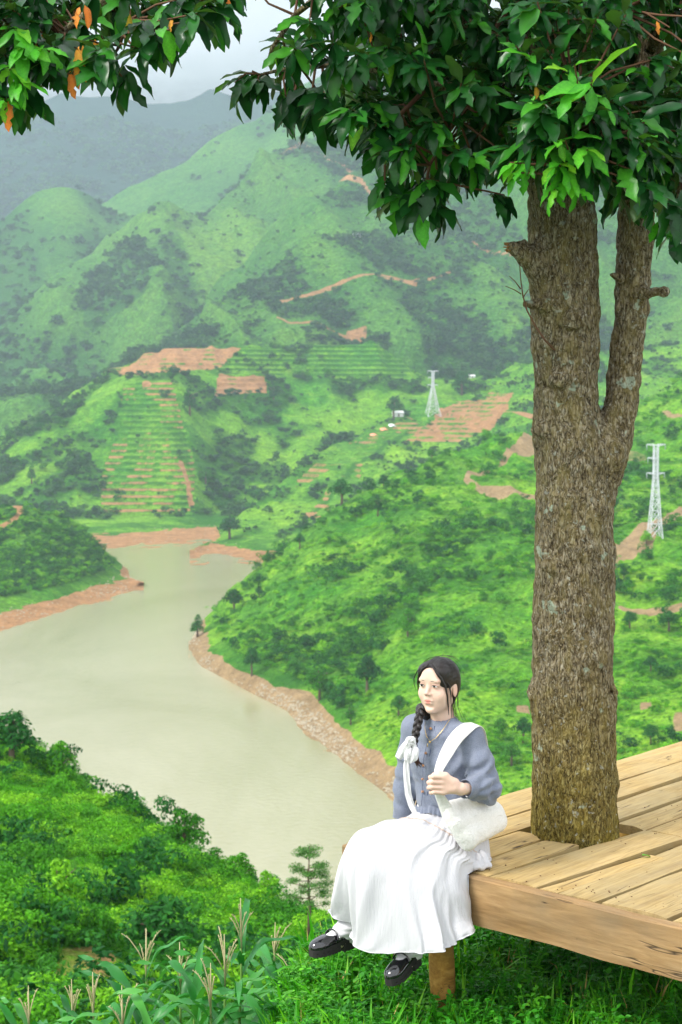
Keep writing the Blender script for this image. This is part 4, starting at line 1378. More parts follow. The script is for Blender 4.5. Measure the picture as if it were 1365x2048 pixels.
tv = Vol((0.60, 7.0, -0.45), (1.75, 7.95, 5.0), 0.0075)
pxm = TY * 1.0 / FPX                                  # metres per photo pixel at the tree
main = [(1760, 1150, 180), (1690, 1153, 174), (1640, 1150, 170), (1560, 1148, 167), (1480, 1146, 165), (1400, 1145, 166), (1300, 1147, 159), (1200, 1148, 156), (1100, 1149, 154), (1000, 1150, 150),
        (930, 1146, 146), (870, 1138, 136), (840, 1136, 132), (800, 1135, 128), (700, 1134, 131), (620, 1131, 136), (540, 1124, 134), (450, 1122, 132), (330, 1118, 124), (200, 1116, 112), (60, 1115, 100), (-120, 1112, 76), (-240, 1108, 44)]
tv.chain([tp(x, y) for y, x, w in main], [w / 2 * pxm for y, x, w in main], 0.02)
side = [(1010, 1172, 100), (940, 1196, 96), (880, 1218, 88), (820, 1236, 72), (760, 1245, 70), (700, 1249, 71), (620, 1260, 72), (560, 1264, 74), (500, 1267, 71), (430, 1268, 72), (320, 1276, 66), (200, 1285, 56), (60, 1300, 46), (-100, 1320, 36)]
tv.chain([tp(x, y, 0.01) for y, x, w in side[:3]], [w / 2 * pxm for y, x, w in side[:3]], 0.035)
tv.chain([tp(x + 4, y, 0.01 + 0.03 * (i > 1)) for i, (y, x, w) in enumerate(side[2:])], [(w - 3) / 2 * pxm for y, x, w in side[2:]], 0.008)
tv.ell(tp(1222, 905, -0.06), (0.075, 0.06, 0.07), 0.05)
tv.ell(tp(1150, 905, -0.10), (0.09, 0.06, 0.10), 0.06)
tv.cap(tp(1092, 560, -0.05), tp(1052, 512, -0.10), 0.07, 0.05, 0.06)
tv.cap(tp(1052, 512, -0.10), tp(1026, 498, -0.12), 0.045, 0.034, 0.03)
tv.cap(tp(1040, 492, -0.1), tp(1050, 482, -0.1), 0.02, 0.016, 0.02)
tv.cap(tp(1100, 610, -0.12), tp(1054, 608, -0.16), 0.035, 0.018, 0.04)
tv.cap(tp(1285, 585, -0.04), tp(1322, 584, -0.08), 0.034, 0.028, 0.035)
tv.ell(tp(1330, 585, -0.08), (0.03, 0.03, 0.034), 0.01)
tv.cap(tp(1240, 556, -0.05), tp(1224, 550, -0.08), 0.024, 0.008, 0.02)
for kx, ky, kr in ((1108, 1278, 0.026), (1190, 1140, 0.018), (1105, 1130, 0.03), (1075, 1385, 0.03), (1220, 1385, 0.022), (1085, 860, 0.03), (1190, 1020, 0.03), (1150, 640, 0.035), (1120, 760, 0.03), (1180, 1315, 0.03)):
    depth = -math.sqrt(max(0.0, (75 * pxm) ** 2 - ((kx - 1148) * pxm) ** 2))
    tv.ell(tp(kx, ky, depth), (kr * 1.7, kr * 0.7, kr * 1.2), 0.03)
    if kr < 0.028:
        tv.ell(tp(kx, ky, depth - 0.03), (kr * 0.6, kr, kr * 0.45), 0.01, 'sub')
tv.chain([tp(1207, 850, -.13), tp(1185, 880, -.172), tp(1150, 925, -.182), tp(1108, 962, -.168)], [.012, .011, .009, .004], .02, 'sub')
V, F = tv.nets()
V = relax(V, F, 1)
N = normals(V, F)
x, y, z = V.T
ang = np.arctan2(y - TY, x - 1.055)
dd = 0.018 * fbm(x * 5, y * 5, z * 4, 3, seed=61)
rid = np.abs(fbm(x * 34 + 0.25 * z, y * 34, z * 13, 2, seed=62)) * 2.4
dd += 0.0055 * (rid - 0.55) + 0.003 * fbm(x * 55, y * 55, z * 30, 2, seed=63)
V = V + N * dd[:, None]
big_tree = thing('broadleaf_tree', 'big two-stemmed tree with rough bark and dark glossy leaves growing through the deck', 'tree', (1.055, TY, 0))
inv = Matrix.Translation((-1.055, -TY, 0))
off = np.array([1.055, TY, 0])
link('trunk', mesh_np('trunk', V - off, F, [M_BARK], True), big_tree)
# broken ends of the stubs
M_RAW = mat('broken_wood', (0.33, 0.17, 0.07), 0.9, 0.1)
mb = MB()
q = np.array(tp(1021, 497, -0.125)) - off
for i in range(14):
    g_ = random.Random(i); a = g_.uniform(0, 6.28); r = g_.uniform(0, .022)
    b = q + np.array([g_.uniform(-.004, .004), math.cos(a) * r, math.sin(a) * r])
    mb.tube([b + [.02, 0, 0], b + [-.012 - g_.uniform(0, .02), 0, .004]], [.006, .002], 4)
mb.obj('broken_stub', [M_RAW], big_tree)
# thin dead twigs on the left of the trunk
M_TWIG = mat('twig_bark', (0.13, 0.07, 0.04), 0.8, 0.15)
def twig(pts, r0, r1, name='twig', m=None):
    mb = MB(); q = [np.array(P(a, b, TY + d)) - off for a, b, d in pts]
    mb.tube(q, np.linspace(r0, r1, len(q)), 6)
    return mb.obj(name, [m or M_TWIG], big_tree)
twig([(1110, 700, -.2), (1090, 680, -.22), (1070, 650, -.22), (1054, 620, -.2), (1046, 590, -.2), (1042, 560, -.2), (1040, 530, -.2)], .005, .002)
twig([(1043, 588, -.2), (1030, 580, -.2), (1011, 572, -.2)], .003, .0015)
twig([(1042, 578, -.2), (1030, 562, -.2), (1019, 552, -.2)], .003, .0015)
twig([(1046, 596, -.2), (1054, 584, -.2), (1058, 578, -.2)], .003, .0015)

# -- leaves
def leaf_mat(name, stops, rough, trans, gain=(1.3, 1.5, .5)):
    m = mat(name, rough=rough, spec=0.28)
    t = NT(m)
    geo = t.n.new('ShaderNodeNewGeometry')
    f = t.math('FRACT', t.math('ADD', geo.outputs['Random Per Island'], t.rand()))
    base = t.ramp(f, stops)
    v = t.coords('Object', (1, 1, 1))
    n = t.noise(v, 18, 3)
    c = t.mix(base, t.ramp(n, [(0.3, (0.75, 0.8, 0.8)), (0.7, (1.25, 1.2, 1.1))]), 0.8, 'MULTIPLY')
    a = t.n.new('ShaderNodeAttribute'); a.attribute_name = 'tint'
    c = t.mix(c, t.mix(c, (1.9, 1.7, 1.5), 1.0, 'MULTIPLY'), a.outputs['Fac'])
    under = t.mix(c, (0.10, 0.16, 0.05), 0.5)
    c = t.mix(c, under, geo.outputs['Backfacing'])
    t.col(c)
    tr = t.n.new('ShaderNodeBsdfTranslucent')
    t.l.new(t.mix(c, gain, 1.0, 'MULTIPLY'), tr.inputs['Color'])
    mx = t.n.new('ShaderNodeMixShader'); mx.inputs[0].default_value = trans
    t.l.new(t.b.outputs[0], mx.inputs[1]); t.l.new(tr.outputs[0], mx.inputs[2])
    t.l.new(mx.outputs[0], t.n['Material Output'].inputs['Surface'])
    t.bump(n, 0.2, 0.003)
    return m


M_LEAF = leaf_mat('glossy_dark_leaf', [(0.0, (0.005, 0.042, 0.010)), (0.55, (0.009, 0.07, 0.012)), (0.85, (0.018, 0.12, 0.014)), (1.0, (0.045, 0.22, 0.018))], 0.30, 0.2)
M_YOUNG = leaf_mat('young_green_leaf', [(0.0, (0.05, 0.28, 0.02)), (0.6, (0.08, 0.38, 0.03)), (1.0, (0.18, 0.42, 0.03))], 0.38, 0.4)
M_OLD = leaf_mat('orange_old_leaf', [(0.0, (0.75, 0.22, 0.05)), (0.6, (0.80, 0.38, 0.06)), (1.0, (0.55, 0.42, 0.05))], 0.5, 0.4, (1, .9, .7))


def leaf_geo(seed, eaten=0.0, width=0.19):
    g = np.random.default_rng(seed)
    n = 10
    s = np.linspace(0, 1, n)
    w = width * np.sin(np.pi * np.clip(s, 0, 1) ** 0.85) ** 0.8 * (0.75 + 0.55 * s)
    w[0] = 0.012; w[-1] = 0.004
    wl_ = w * (1 + eaten * g.normal(size=n)); wr = w * (1 + eaten * g.normal(size=n))
    droop = -0.28 * s ** 2
    wave = 0.03 * np.sin(s * 12 + g.random() * 6)
    V = []
    for i in range(n):
        V += [(s[i], wl_[i], droop[i] + abs(w[i]) * 0.35 + wave[i]), (s[i], 0, droop[i]), (s[i], -wr[i], droop[i] + abs(w[i]) * 0.35 - wave[i])]
    V = np.array(V)
    F = grid_faces(n, 3)
    col = np.zeros((len(V), 3)); col[1::3] = 0.6            # pale midrib
    return V, F, col


LEAVES = [leaf_geo(1), leaf_geo(2, .15), leaf_geo(3, .35), leaf_geo(4, .25, .19), leaf_geo(5, .1, .15)]


def frame(xdir, up):
    x = np.array(xdir, float); x /= np.linalg.norm(x)
    y = np.cross(up, x); y /= max(np.linalg.norm(y), 1e-6)
    z = np.cross(x, y)
    return np.stack([x, y, z], 1)


POLY_R = [(575, -60), (600, 40), (545, 110), (500, 145), (520, 165), (600, 215), (700, 235), (755, 290), (790, 350), (860, 395), (930, 355), (985, 370), (1010, 330), (1085, 365), (1150, 350), (1230, 330), (1290, 365), (1325, 440), (1440, 470), (1440, -60)]
POLY_L = [(-60, -60), (-60, 190), (15, 205), (75, 165), (105, 120), (180, 135), (235, 140), (290, 85), (370, 55), (430, 10), (470, -60)]


def in_poly(x, y, pts):
    return poly(np.array([x]), np.array([y]), pts)[0] > 0


limbs = [
    [(1118, 330, 0), (1060, 230, -.2), (960, 180, -.25), (860, 170, -.3), (760, 140, -.3), (660, 130, -.25), (560, 140, -.2), (520, 150, -.2)],
    [(1116, 200, 0), (1000, 80, -.3), (880, 20, -.35), (760, -20, -.3), (640, -10, -.3), (590, 30, -.2), (545, 95, -.2), (535, 125, -.2)],
    [(960, 180, -.25), (900, 260, -.4), (860, 330, -.4), (850, 380, -.4)],
    [(860, 170, -.3), (780, 250, -.3), (770, 310, -.3)],
    [(1120, 250, -.05), (1130, 200, -.5), (1150, 190, -.8), (1160, 260, -.9), (1130, 330, -.9)],
    [(1285, 200, 0), (1320, 180, -.3), (1380, 260, -.4), (1360, 380, -.3), (1350, 440, -.3)],
    [(1280, 300, 0), (1300, 260, -.2), (1240, 230, -.5), (1225, 300, -.5)],
    [(1116, 60, 0), (900, -150, -.3), (600, -200, -.5), (380, -130, -.6), (250, -40, -.6), (160, 40, -.6), (90, 90, -.6), (40, 150, -.6)],
    [(380, -130, -.6), (400, -40, -.5), (400, 0, -.5)],
    [(250, -40, -.6), (260, 40, -.6), (230, 110, -.6)],
    [(1300, 100, 0), (1360, 0, -.3), (1400, -60, -.3)],
    [(1116, 120, 0), (1180, 40, -.4), (1240, 20, -.6)],
    [(1108, -150, 0), (1050, -300, .1), (980, -420, .1)], [(1110, -200, 0), (1200, -330, .2), (1280, -420, .2)], [(1112, -60, 0), (1250, -200, -.3), (1420, -260, -.3), (1560, -200, -.2)], [(1110, -180, 0), (960, -260, .2), (760, -280, .3), (620, -200, .3)],
    [(1100, 300, .1), (1000, 260, .4), (880, 200, .6), (760, 180, .6)],
    [(1110, 100, .1), (1040, 60, .5), (950, 60, .7)],
]
bp = []
for L in limbs:
    q = [np.array(P(a, b, TY + d)) for a, b, d in L]
    r0 = 0.032 if L[0][0] > 1050 else 0.012
    if L is limbs[7]: r0 = 0.05
    mb = MB(); mb.tube([w_ - off for w_ in q], np.linspace(r0, 0.005, len(q)), 7)
    mb.obj('branch', [M_BARK if r0 > .02 else M_TWIG], big_tree)
    for a, b in zip(q[:-1], q[1:]):
        for s in np.linspace(0, 1, 8):
            bp.append(a + (b - a) * s)
bp = np.array(bp)

rl = random.Random(12)
clusters = []
def add_cluster(px, py, dy, kind=0, n=None, size=1.0):
    clusters.append((np.array(P(px, py, TY + dy)), kind, n or rl.randint(7, 10), size))
k = 0
while k < 470:
    px, py = rl.uniform(480, 1440), rl.uniform(-60, 480)
    if not in_poly(px, py, POLY_R): continue
    if px < 700 and rl.random() < 0.45: continue
    gap = fbm(np.array([px / 90]), np.array([py / 90]), seed=5)[0]
    if gap < -0.28 and py > 60: continue
    d = rl.uniform(-1.0, 0.8) if px > 1000 else rl.uniform(-0.75, 0.75)
    if 1050 < px < 1310 and py > 180: d = rl.uniform(-1.1, -0.35)
    add_cluster(px, py, d); k += 1
k = 0
while k < 95:
    px, py = rl.uniform(-60, 470), rl.uniform(-60, 210)
    if in_poly(px, py, POLY_L):
        add_cluster(px, py, rl.uniform(-1.0, -0.2)); k += 1
for px, py, d in ((505, 150, -.2), (520, 165, -.25), (470, 165, -.2), (600, 225, -.2), (640, 235, -.3), (575, 215, -.25), (700, 250, -.3), (790, 395, -.4), (770, 380, -.3), (850, 420, -.4), (880, 420, -.4), (1010, 390, -.4), (1340, 470, -.5), (1350, 430, -.5), (15, 215, -.6), (60, 190, -.6), (250, 160, -.6), (450, 20, -.6), (340, 70, -.6), (1230, 395, -.5), (1290, 400, -.5)):
    add_cluster(px, py, d)
for px, py, d, n, s in ((1185, 160, -1.15, 5, 1.25), (1150, 130, -1.1, 4, .9), (1120, 330, -1.05, 7, .9), (1130, 280, -1.1, 5, .8), (1175, 300, -1.1, 4, .9), (1110, 390, -1.0, 5, .8), (1020, 325, -.9, 6, .7), (1035, 345, -.95, 5, .7), (1060, 190, -1., 3, .6), (1155, 385, -1., 4, .8),
                        (30, 60, -1, 6, .9), (50, 95, -1, 5, .9), (20, 140, -1, 6, .9), (45, 170, -1, 5, .8), (10, 200, -1, 5, .8), (95, 100, -1, 4, .8), (340, 60, -1, 3, .8), (1290, 120, -.9, 3, .8)):
    add_cluster(px, py, d, 1, n, s)
for px, py, d, n, s in ((150, 95, -1.02, 2, 1.1), (130, 150, -.9, 2, .9), (75, 60, -.9, 2, .9), (250, 15, -.9, 2, 1.), (150, 20, -1, 2, .8), (180, 80, -.9, 1, .8), (1060, 150, -1.05, 1, .6), (10, 220, -1, 1, 1), (470, -5, -.6, 1, .6), (730, 45, -.7, 1, .5), (1030, 255, -1.0, 1, .5), (1340, 55, -.8, 1, .6), (365, 45, -.9, 1, .6)):
    add_cluster(px, py, d, 2, n, s * .72)

k = 0
while k < 230:                                        # the crown goes on above the picture
    px, py = rl.uniform(330, 1700), rl.uniform(-520, -50)
    if (px - 1080) ** 2 / 640 ** 2 + (py + 40) ** 2 / 480 ** 2 < 1 or rl.random() < .15:
        add_cluster(px, py, rl.uniform(-.9, .9)); k += 1
insts = []                                            # (matrix 3x3, pos, scale, leaf variant, kind)
tw = MB()
for c, kind, n, size in clusters:
    j = np.argmin(np.linalg.norm(bp - c, axis=1)); b = bp[j]
    out = c - b; L = np.linalg.norm(out)
    dirv = out / max(L, 1e-3) + np.array([rl.gauss(0, .3), rl.gauss(0, .3), rl.gauss(-.15, .2)])
    dirv /= np.linalg.norm(dirv)
    if L > 0.02:
        st = b if L < 0.7 else c - out / L * 0.7
        mid = (st + c) / 2 + np.array([0, 0, -0.03 * L]) + np.array([rl.gauss(0, .02) for _ in range(3)])
        tw.tube([st - off, mid - off, c - off], [0.007, 0.005, 0.0032], 5, False)
    F3 = frame(dirv, np.array([0, 0.1, 1.0]))
    for i in range(n):
        a = i * 2.399 + rl.uniform(-.3, .3); tip = i / n
        rad = F3[:, 1] * math.cos(a) + F3[:, 2] * math.sin(a)
        ld = rad * rl.uniform(.6, 1.0) + dirv * rl.uniform(.3, .9) + np.array([0, 0, -rl.uniform(.25, .9)])
        if kind == 2: ld = np.array([rl.gauss(0, .2), -.2, -1.0])
        up = np.array([rl.gauss(0, .3), -0.45 + rl.gauss(0, .3), 1.0])
        M3 = frame(ld, up)
        Ls = size * rl.uniform(.10, .178)
        insts.append((M3, c - dirv * 0.07 * (1 - tip), Ls, rl.randrange(5), kind if kind != 0 or rl.random() > .012 else 1))
tw.obj('twigs', [M_TWIG], big_tree, kind='stuff')

# the 300 leaves that show largest are parts of their own, the rest is foliage
vis = []
for i, (M3, p, s, vr, kd) in enumerate(insts):
    a, b = proj(*p)
    tip = p + M3[:, 0] * s
    a2, b2 = proj(*tip)
    edge = (0 < a < 1365) and (0 < b < 620) and 0 < a2 < 1365 and b2 > 0
    vis.append(p[1] - (1.5 if kd else 0) - 1.2 * (b > 280) - 0.5 * math.hypot(a2 - a, b2 - b) / 70 + (0 if edge else 99))
order = np.argsort(vis)
front = set(order[:300].tolist())
mats3 = [M_LEAF, M_YOUNG, M_OLD]
leaf_me = {}
for kd in range(3):
    for vr, (LV, LF, LC) in enumerate(LEAVES):
        leaf_me[(kd, vr)] = mesh_np('leaf', LV, LF, [mats3[kd]], True, LC)
bulk = MB(); bm_idx = []
bulkF = 0
for i, (M3, p, s, vr, kd) in enumerate(insts):
    if i in front:
        o = link('leaf', leaf_me[(kd, vr)], big_tree)
        M4 = Matrix([[*(M3[r] * s), (p - off)[r]] for r in range(3)] + [[0, 0, 0, 1]])
        o.matrix_local = M4
    else:
        LV, LF, LC = LEAVES[vr]
        bulk.add(LV * s @ M3.T + (p - off), LF, LC)
        bm_idx += [kd] * len(LF)
me = mesh_np('foliage', np.vstack(bulk.v), np.vstack(bulk.f4), mats3, True, np.vstack(bulk.c), mat_idx=bm_idx)
link('foliage', me, big_tree, kind='stuff')
# ------------------------------------------------------------------ ground by the deck
def ground_z(x, y):
    d = np.maximum(0, -(x + 0.12))
    z = -0.74 - 1.25 * (1 - np.exp(-d / 0.5)) - 0.42 * d
    ye = 7.7 + 1.0 * np.clip(x - 0.2, 0, 3)
    e = np.maximum(0, y - ye)
    z = z - 0.85 * (np.sqrt(e * e + 0.09) - 0.3)
    z = z + 0.24 * np.maximum(0, 5.9 - y)
    z = np.minimum(z, 0.40)
    return z + 0.035 * fbm(x * 1.7, y * 1.7, octaves=3, seed=91)


gx, gy = np.meshgrid(np.linspace(-9, 10, 240), np.concatenate([np.linspace(-4, 5, 40), np.linspace(5.05, 11, 160), np.linspace(11.1, 22, 60)]))
gz = ground_z(gx, gy)
m = mat('meadow_soil', rough=0.95, spec=0.1)
t = NT(m)
n = t.noise(t.coords('Object'), 5, 6, 0.7)
t.col(t.ramp(n, [(0.35, (0.03, 0.035, 0.012)), (0.55, (0.04, 0.11, 0.014)), (0.7, (0.10, 0.09, 0.04))]))
t.bump(n, 0.8, 0.05)
link('meadow_ground', mesh_np('meadow_ground', np.stack([gx, gy, gz], -1).reshape(-1, 3), grid_faces(*gx.shape), [m]), kind='structure')

M_GRASS = foliage_mat('grass_blades', (0.03, 0.22, 0.006), (0.07, 0.38, 0.010), (0.18, 0.48, 0.02), 0.35, 0.5, 0.3)
M_WEED = foliage_mat('weed_leaves', (0.025, 0.20, 0.010), (0.05, 0.32, 0.012), (0.11, 0.42, 0.02), 0.3, 0.5, 0.3)
M_DRY = foliage_mat('dry_blades', (0.35, 0.27, 0.12), (0.42, 0.33, 0.15), (0.30, 0.30, 0.10), 0.3, 0.7, 0.2)
M_STEM = mat('green_stem', (0.10, 0.22, 0.05), 0.6, 0.3)


def blade(mb, base, az, L, w, lean, curl, n=5, fold=0.25, twist=0.0, wave=0.0):
    """A strap-like leaf that rises and arches over."""
    s = np.linspace(0, 1, n)
    el = lean + curl * s ** 1.3
    dx = np.cumsum(np.concatenate([[0], np.sin(el[:-1]) * L / (n - 1)]))
    dz = np.cumsum(np.concatenate([[0], np.cos(el[:-1]) * L / (n - 1)]))
    ww = w * np.sin(np.pi * (0.12 + 0.88 * s) ** 0.8) ** 0.7; ww[-1] = w * 0.04
    ca, sa = math.cos(az), math.sin(az)
    C = np.stack([dx * ca, dx * sa, dz], 1) + np.array(base)
    tw_ = az + twist * s
    S = np.stack([-np.sin(tw_), np.cos(tw_), np.zeros(n)], 1) * ww[:, None]
    U = np.stack([-np.cos(el) * ca, -np.cos(el) * sa, np.sin(el)], 1) * (-fold * ww[:, None])
    W1 = np.array([0, 0, 1.0])[None] * (wave * w * np.sin(s * 17 + az))[:, None]
    W2 = np.array([0, 0, 1.0])[None] * (wave * w * np.sin(s * 15 + az * 2 + 1))[:, None]
    V = np.stack([C + S - U + W1, C, C - S - U + W2], 1).reshape(-1, 3)
    mb.add(V, grid_faces(n, 3))


def tuft(seed, n, L, w, m=None):
    g = random.Random(seed); mb = MB()
    for i in range(n):
        a = g.uniform(0, 6.28); r = g.uniform(0, .07)
        blade(mb, (math.cos(a) * r, math.sin(a) * r, 0), a + g.uniform(-.8, .8), L * g.uniform(.5, 1.1), w * g.uniform(.6, 1.2), g.uniform(.05, .5), g.uniform(.3, 1.5), 4)
    return mb.mesh('tuft_shape', [m or M_GRASS])


def ovate(mb, base, az, el, L, w, roll=0.0, n=5):
    s = np.linspace(0, 1, n)
    ww = w * np.array([.12, .85, 1.0, .62, .05])[:n]
    d = np.array([math.cos(az) * math.cos(el), math.sin(az) * math.cos(el), math.sin(el)])
    side = np.array([-math.sin(az), math.cos(az), 0])
    up = np.cross(d, side)
    side = side * math.cos(roll) + up * math.sin(roll); up = np.cross(d, side)
    C = np.array(base)[None] + d * (s * L)[:, None] - np.array([0, 0, 1]) * (0.22 * L * s ** 2)[:, None]
    V = np.stack([C + side * ww[:, None] + up * 0.22 * ww[:, None], C, C - side * ww[:, None] + up * 0.22 * ww[:, None]], 1).reshape(-1, 3)
    mb.add(V, grid_faces(n, 3))


def weed_mesh(seed, h, leaf, stems=4, pairs=5, m=None):
    g = random.Random(seed); mb = MB()
    for k in range(stems):
        a = g.uniform(0, 6.28); lean = g.uniform(.05, .45)
        p = [np.array([math.cos(a) * lean * h * s ** 1.3, math.sin(a) * lean * h * s ** 1.3, h * s * g.uniform(.95, 1.0)]) for s in (0, .35, .7, 1)]
        mb.tube(p, [.004, .0035, .003, .0015], 4, False)
        for i in range(pairs):
            s = .25 + .75 * i / (pairs - 1); q = p[0] + (p[3] - p[0]) * s
            aa = a + i * 1.57 + g.uniform(-.3, .3)
            for d in (0, math.pi):
                ovate(mb, q, aa + d, g.uniform(0, .7), leaf * g.uniform(.7, 1.15) * (1.15 - .4 * s), leaf * .2, g.uniform(-.5, .5))
    return mb.mesh('weed_shape', [m or M_WEED])


TUFTS = [tuft(1, 22, .16, .0045), tuft(2, 12, .24, .0065), tuft(3, 26, .11, .004), weed_mesh(4, .13, .042, 6, 5), weed_mesh(5, .17, .034, 7, 7), weed_mesh(6, .10, .055, 5, 4), tuft(7, 8, .2, .004, M_DRY)]
n = 9000
px_ = rng.uniform(-3.5, 3.2, n * 3); py_ = rng.uniform(5.6, 10.5, n * 3)
pz_ = ground_z(px_, py_)
a_, b_ = proj(px_, py_, pz_)
dens = np.where(a_ > 480, 1.0, 0.35)
ua = (px_ - DA[0]) * E1[0] + (py_ - DA[1]) * E1[1]; ub = (px_ - DA[0]) * E2[0] + (py_ - DA[1]) * E2[1]
under = (ua > 0.35) & (ub > 0.45) & (ub < 5)
dens = np.where(under, 0.35, dens)
ok = (rng.random(n * 3) < dens) & (a_ > -60) & (a_ < 1430) & (b_ < 2200)
pts = np.stack([px_, py_, pz_ - 0.01], 1)[ok][:n]
pick = rng.choice(7, len(pts), p=[.17, .10, .15, .21, .22, .11, .04])
scatter('meadow_grass', pts, 0.7 + 0.7 * rng.random(len(pts)), TUFTS, 0.2, pick=pick)


def place(px, py, Y=None):
    """Ground point seen at a photo pixel (marching along the line of sight)."""
    for Yk in np.arange(5.6, 14, 0.02):
        q = P(px, py, Yk)
        if q.z <= ground_z(np.array(q.x), np.array(q.y)):
            return q
    return P(px, py, 9)


# -- maize
M_MAIZE = foliage_mat('maize_leaves', (0.02, 0.17, 0.03), (0.045, 0.26, 0.045), (0.10, 0.36, 0.06), 0.25, 0.38, 0.35)
M_TASSEL = mat('maize_tassel', (0.52, 0.46, 0.26), 0.8, 0.2)
M_MSTALK = mat('maize_stalk', (0.13, 0.26, 0.05), 0.5, 0.3)
M_HUSK = mat('dry_husk', (0.45, 0.27, 0.08), 0.8, 0.2)


def maize(px, py, Y, label, seed, arch=1.0, ears=False, tassel=True):
    """px, py = top of the tassel in the photo."""
    g = random.Random(seed)
    top = P(px, py, Y); gz0 = float(ground_z(np.array(top.x), np.array(top.y)))
    H = top.z - gz0
    o = thing('maize_plant', label, 'maize plant', (top.x, top.y, gz0), 0, 'maize plants at the foot of the deck')
    lx = g.uniform(-.03, .03)
    stem = [(lx * s, 0, H * s) for s in np.linspace(-.05, 1, 8)]
    hs = H - .26
    mb = MB(); mb.tube([(lx * s, 0, hs * s) for s in np.linspace(-.05, 1, 8)], np.linspace(.014, .006, 8), 7)
    mb.obj('stalk', [M_MSTALK], o)
    nl = 11
    for i in range(nl):
        z = hs - .015 - .075 * i
        a = (i % 2) * math.pi + g.uniform(-.7, .7) + seed
        mb = MB(); blade(mb, (lx * z / H, 0, z), a, g.uniform(.36, .66) * (0.75 if i < 2 else 1), g.uniform(.019, .031), g.uniform(.2, .6), g.uniform(1.3, 2.5) * arch, 17, .35, g.uniform(-.9, .9), .55)
        mb.obj('leaf', [M_MAIZE], o)
    if not tassel:
        return
    mb = MB()
    c = np.array([lx * hs / H, 0, hs])
    mb.tube([c, c + [lx * .1, 0, .13], c + [lx * .2, 0.0, .27]], [.0045, .0055, .002], 5)
    nb = g.randint(5, 7)
    for i in range(nb):
        a = g.uniform(0, 6.28); s0 = .03 + .1 * i / nb; L = g.uniform(.11, .2)
        st = c + [0, 0, s0]
        r1_ = g.uniform(.12, .42)
        q = [st, st + [math.cos(a) * L * r1_ * .5, math.sin(a) * L * r1_ * .5, L * .45], st + [math.cos(a) * L * r1_ * 1.1, math.sin(a) * L * r1_ * 1.1, L * .80], st + [math.cos(a) * L * r1_ * 1.6, math.sin(a) * L * r1_ * 1.6, L * .95]]
        mb.tube(q, [.002, .0032, .003, .0012], 5)
        for j in range(14):                       # spikelets
            t_ = .25 + .7 * j / 14; k = min(int(t_ * 3), 2); f = t_ * 3 - k
            b = np.array(q[k]) * (1 - f) + np.array(q[k + 1]) * f
            aa = g.uniform(0, 6.28)
            mb.tube([b, b + [math.cos(aa) * .006, math.sin(aa) * .006, .009]], [.0022, .001], 4, False)
    mb.obj('tassel', [M_TASSEL], o)
    if ears:
        mb = MB()
        for k in range(3):
            blade(mb, (0, 0, hs * .45), g.uniform(3.5, 5.5), .2, .022, .3, .6, 6)
        mb.obj('ear_husk', [M_HUSK], o)


MZ = [(490, 1800, 8.5, 'tallest maize plant with an upright tassel, nearest the hanging shoe', 1, 1, True),
      (541, 1848, 8.9, 'maize plant with a spread tassel just left of the black shoe', 2, 1, False),
      (455, 1872, 8.2, 'maize plant with a slim leaning tassel, left of the tallest one', 3, 1, False),
      (366, 1888, 8.3, 'maize plant with a wide open pale tassel and bowed leaves', 4, 1, False),
      (286, 1862, 8.5, 'maize plant with a tall tassel and one level leaf', 6, .8, False),
      (190, 1948, 8.3, 'maize plant whose tassel forks into bare straight branches', 7, 1, False),
      (150, 1962, 8.7, 'maize plant with a tassel bent over to the left', 8, 1, False),
      (58, 1975, 8.2, 'maize plant in the lower left corner', 9, .9, False),
      (420, 1930, 7.7, 'short maize plant in front of the leaning tassel', 10, 1.1, False),
      (250, 1975, 7.9, 'low maize plant at the bottom beside the forked tassel', 13, 1.1, False),
      (600, 1925, 8.0, 'maize plant with broad leaves right below the black shoe', 14, 1.1, False)]
for a in MZ:
    maize(*a[:4], a[4], a[5], a[6])
for a in [(395, 1900, 7.9, 'leafy maize plant without a tassel between the wide tassel and the leaning one', 21), (560, 1890, 8.0, 'leafy maize plant without a tassel left of the raised shoe', 22),
          (470, 1900, 7.8, 'leafy maize plant without a tassel in front of the tallest one', 23), (250, 1930, 8.1, 'leafy maize plant without a tassel left of the level leaf', 24),
          (110, 1990, 8.0, 'leafy maize plant without a tassel near the lower left corner', 25), (620, 1960, 7.7, 'low leafy maize plant without a tassel at the bottom below the shoe toe', 26),
          (300, 1990, 7.6, 'short leafy maize plant without a tassel at the bottom left of centre', 27), (540, 1975, 7.5, 'short leafy maize plant without a tassel at the bottom of the maize patch', 28)]:
    maize(a[0], a[1], a[2], a[3], a[4], 1.1, False, False)


# -- leafy plants one can tell apart
def leafy(px, py, h, leaf, label, seed, stems=4, pairs=4, q=None, name='leafy_weed', m=None, wide=.34):
    g = random.Random(seed)
    q = q or place(px, py)
    o = thing(name, label, 'plant', q, g.uniform(0, 6.28))
    st = MB()
    for k in range(stems):
        a = k * 6.28 / stems + g.uniform(-.4, .4); lean = g.uniform(.1, .5)
        e = np.array([math.cos(a) * lean * h, math.sin(a) * lean * h, h * g.uniform(.75, 1.0)])
        st.tube([(0, 0, 0), e * .5 + [0, 0, .04 * h], e], [.004, .003, .0015], 5, False)
        for i in range(pairs):
            s = .3 + .7 * i / max(1, pairs - 1); b = e * s
            aa = a + i * 1.57 + g.uniform(-.3, .3)
            for d in (0, math.pi):
                mb = MB(); L = leaf * g.uniform(.75, 1.15)
                ovate(mb, b, aa + d, g.uniform(.0, .7), L, L * wide, g.uniform(-.5, .5))
                mb.obj('leaf', [m or M_WEED], o)
    st.obj('stem', [M_STEM], o)


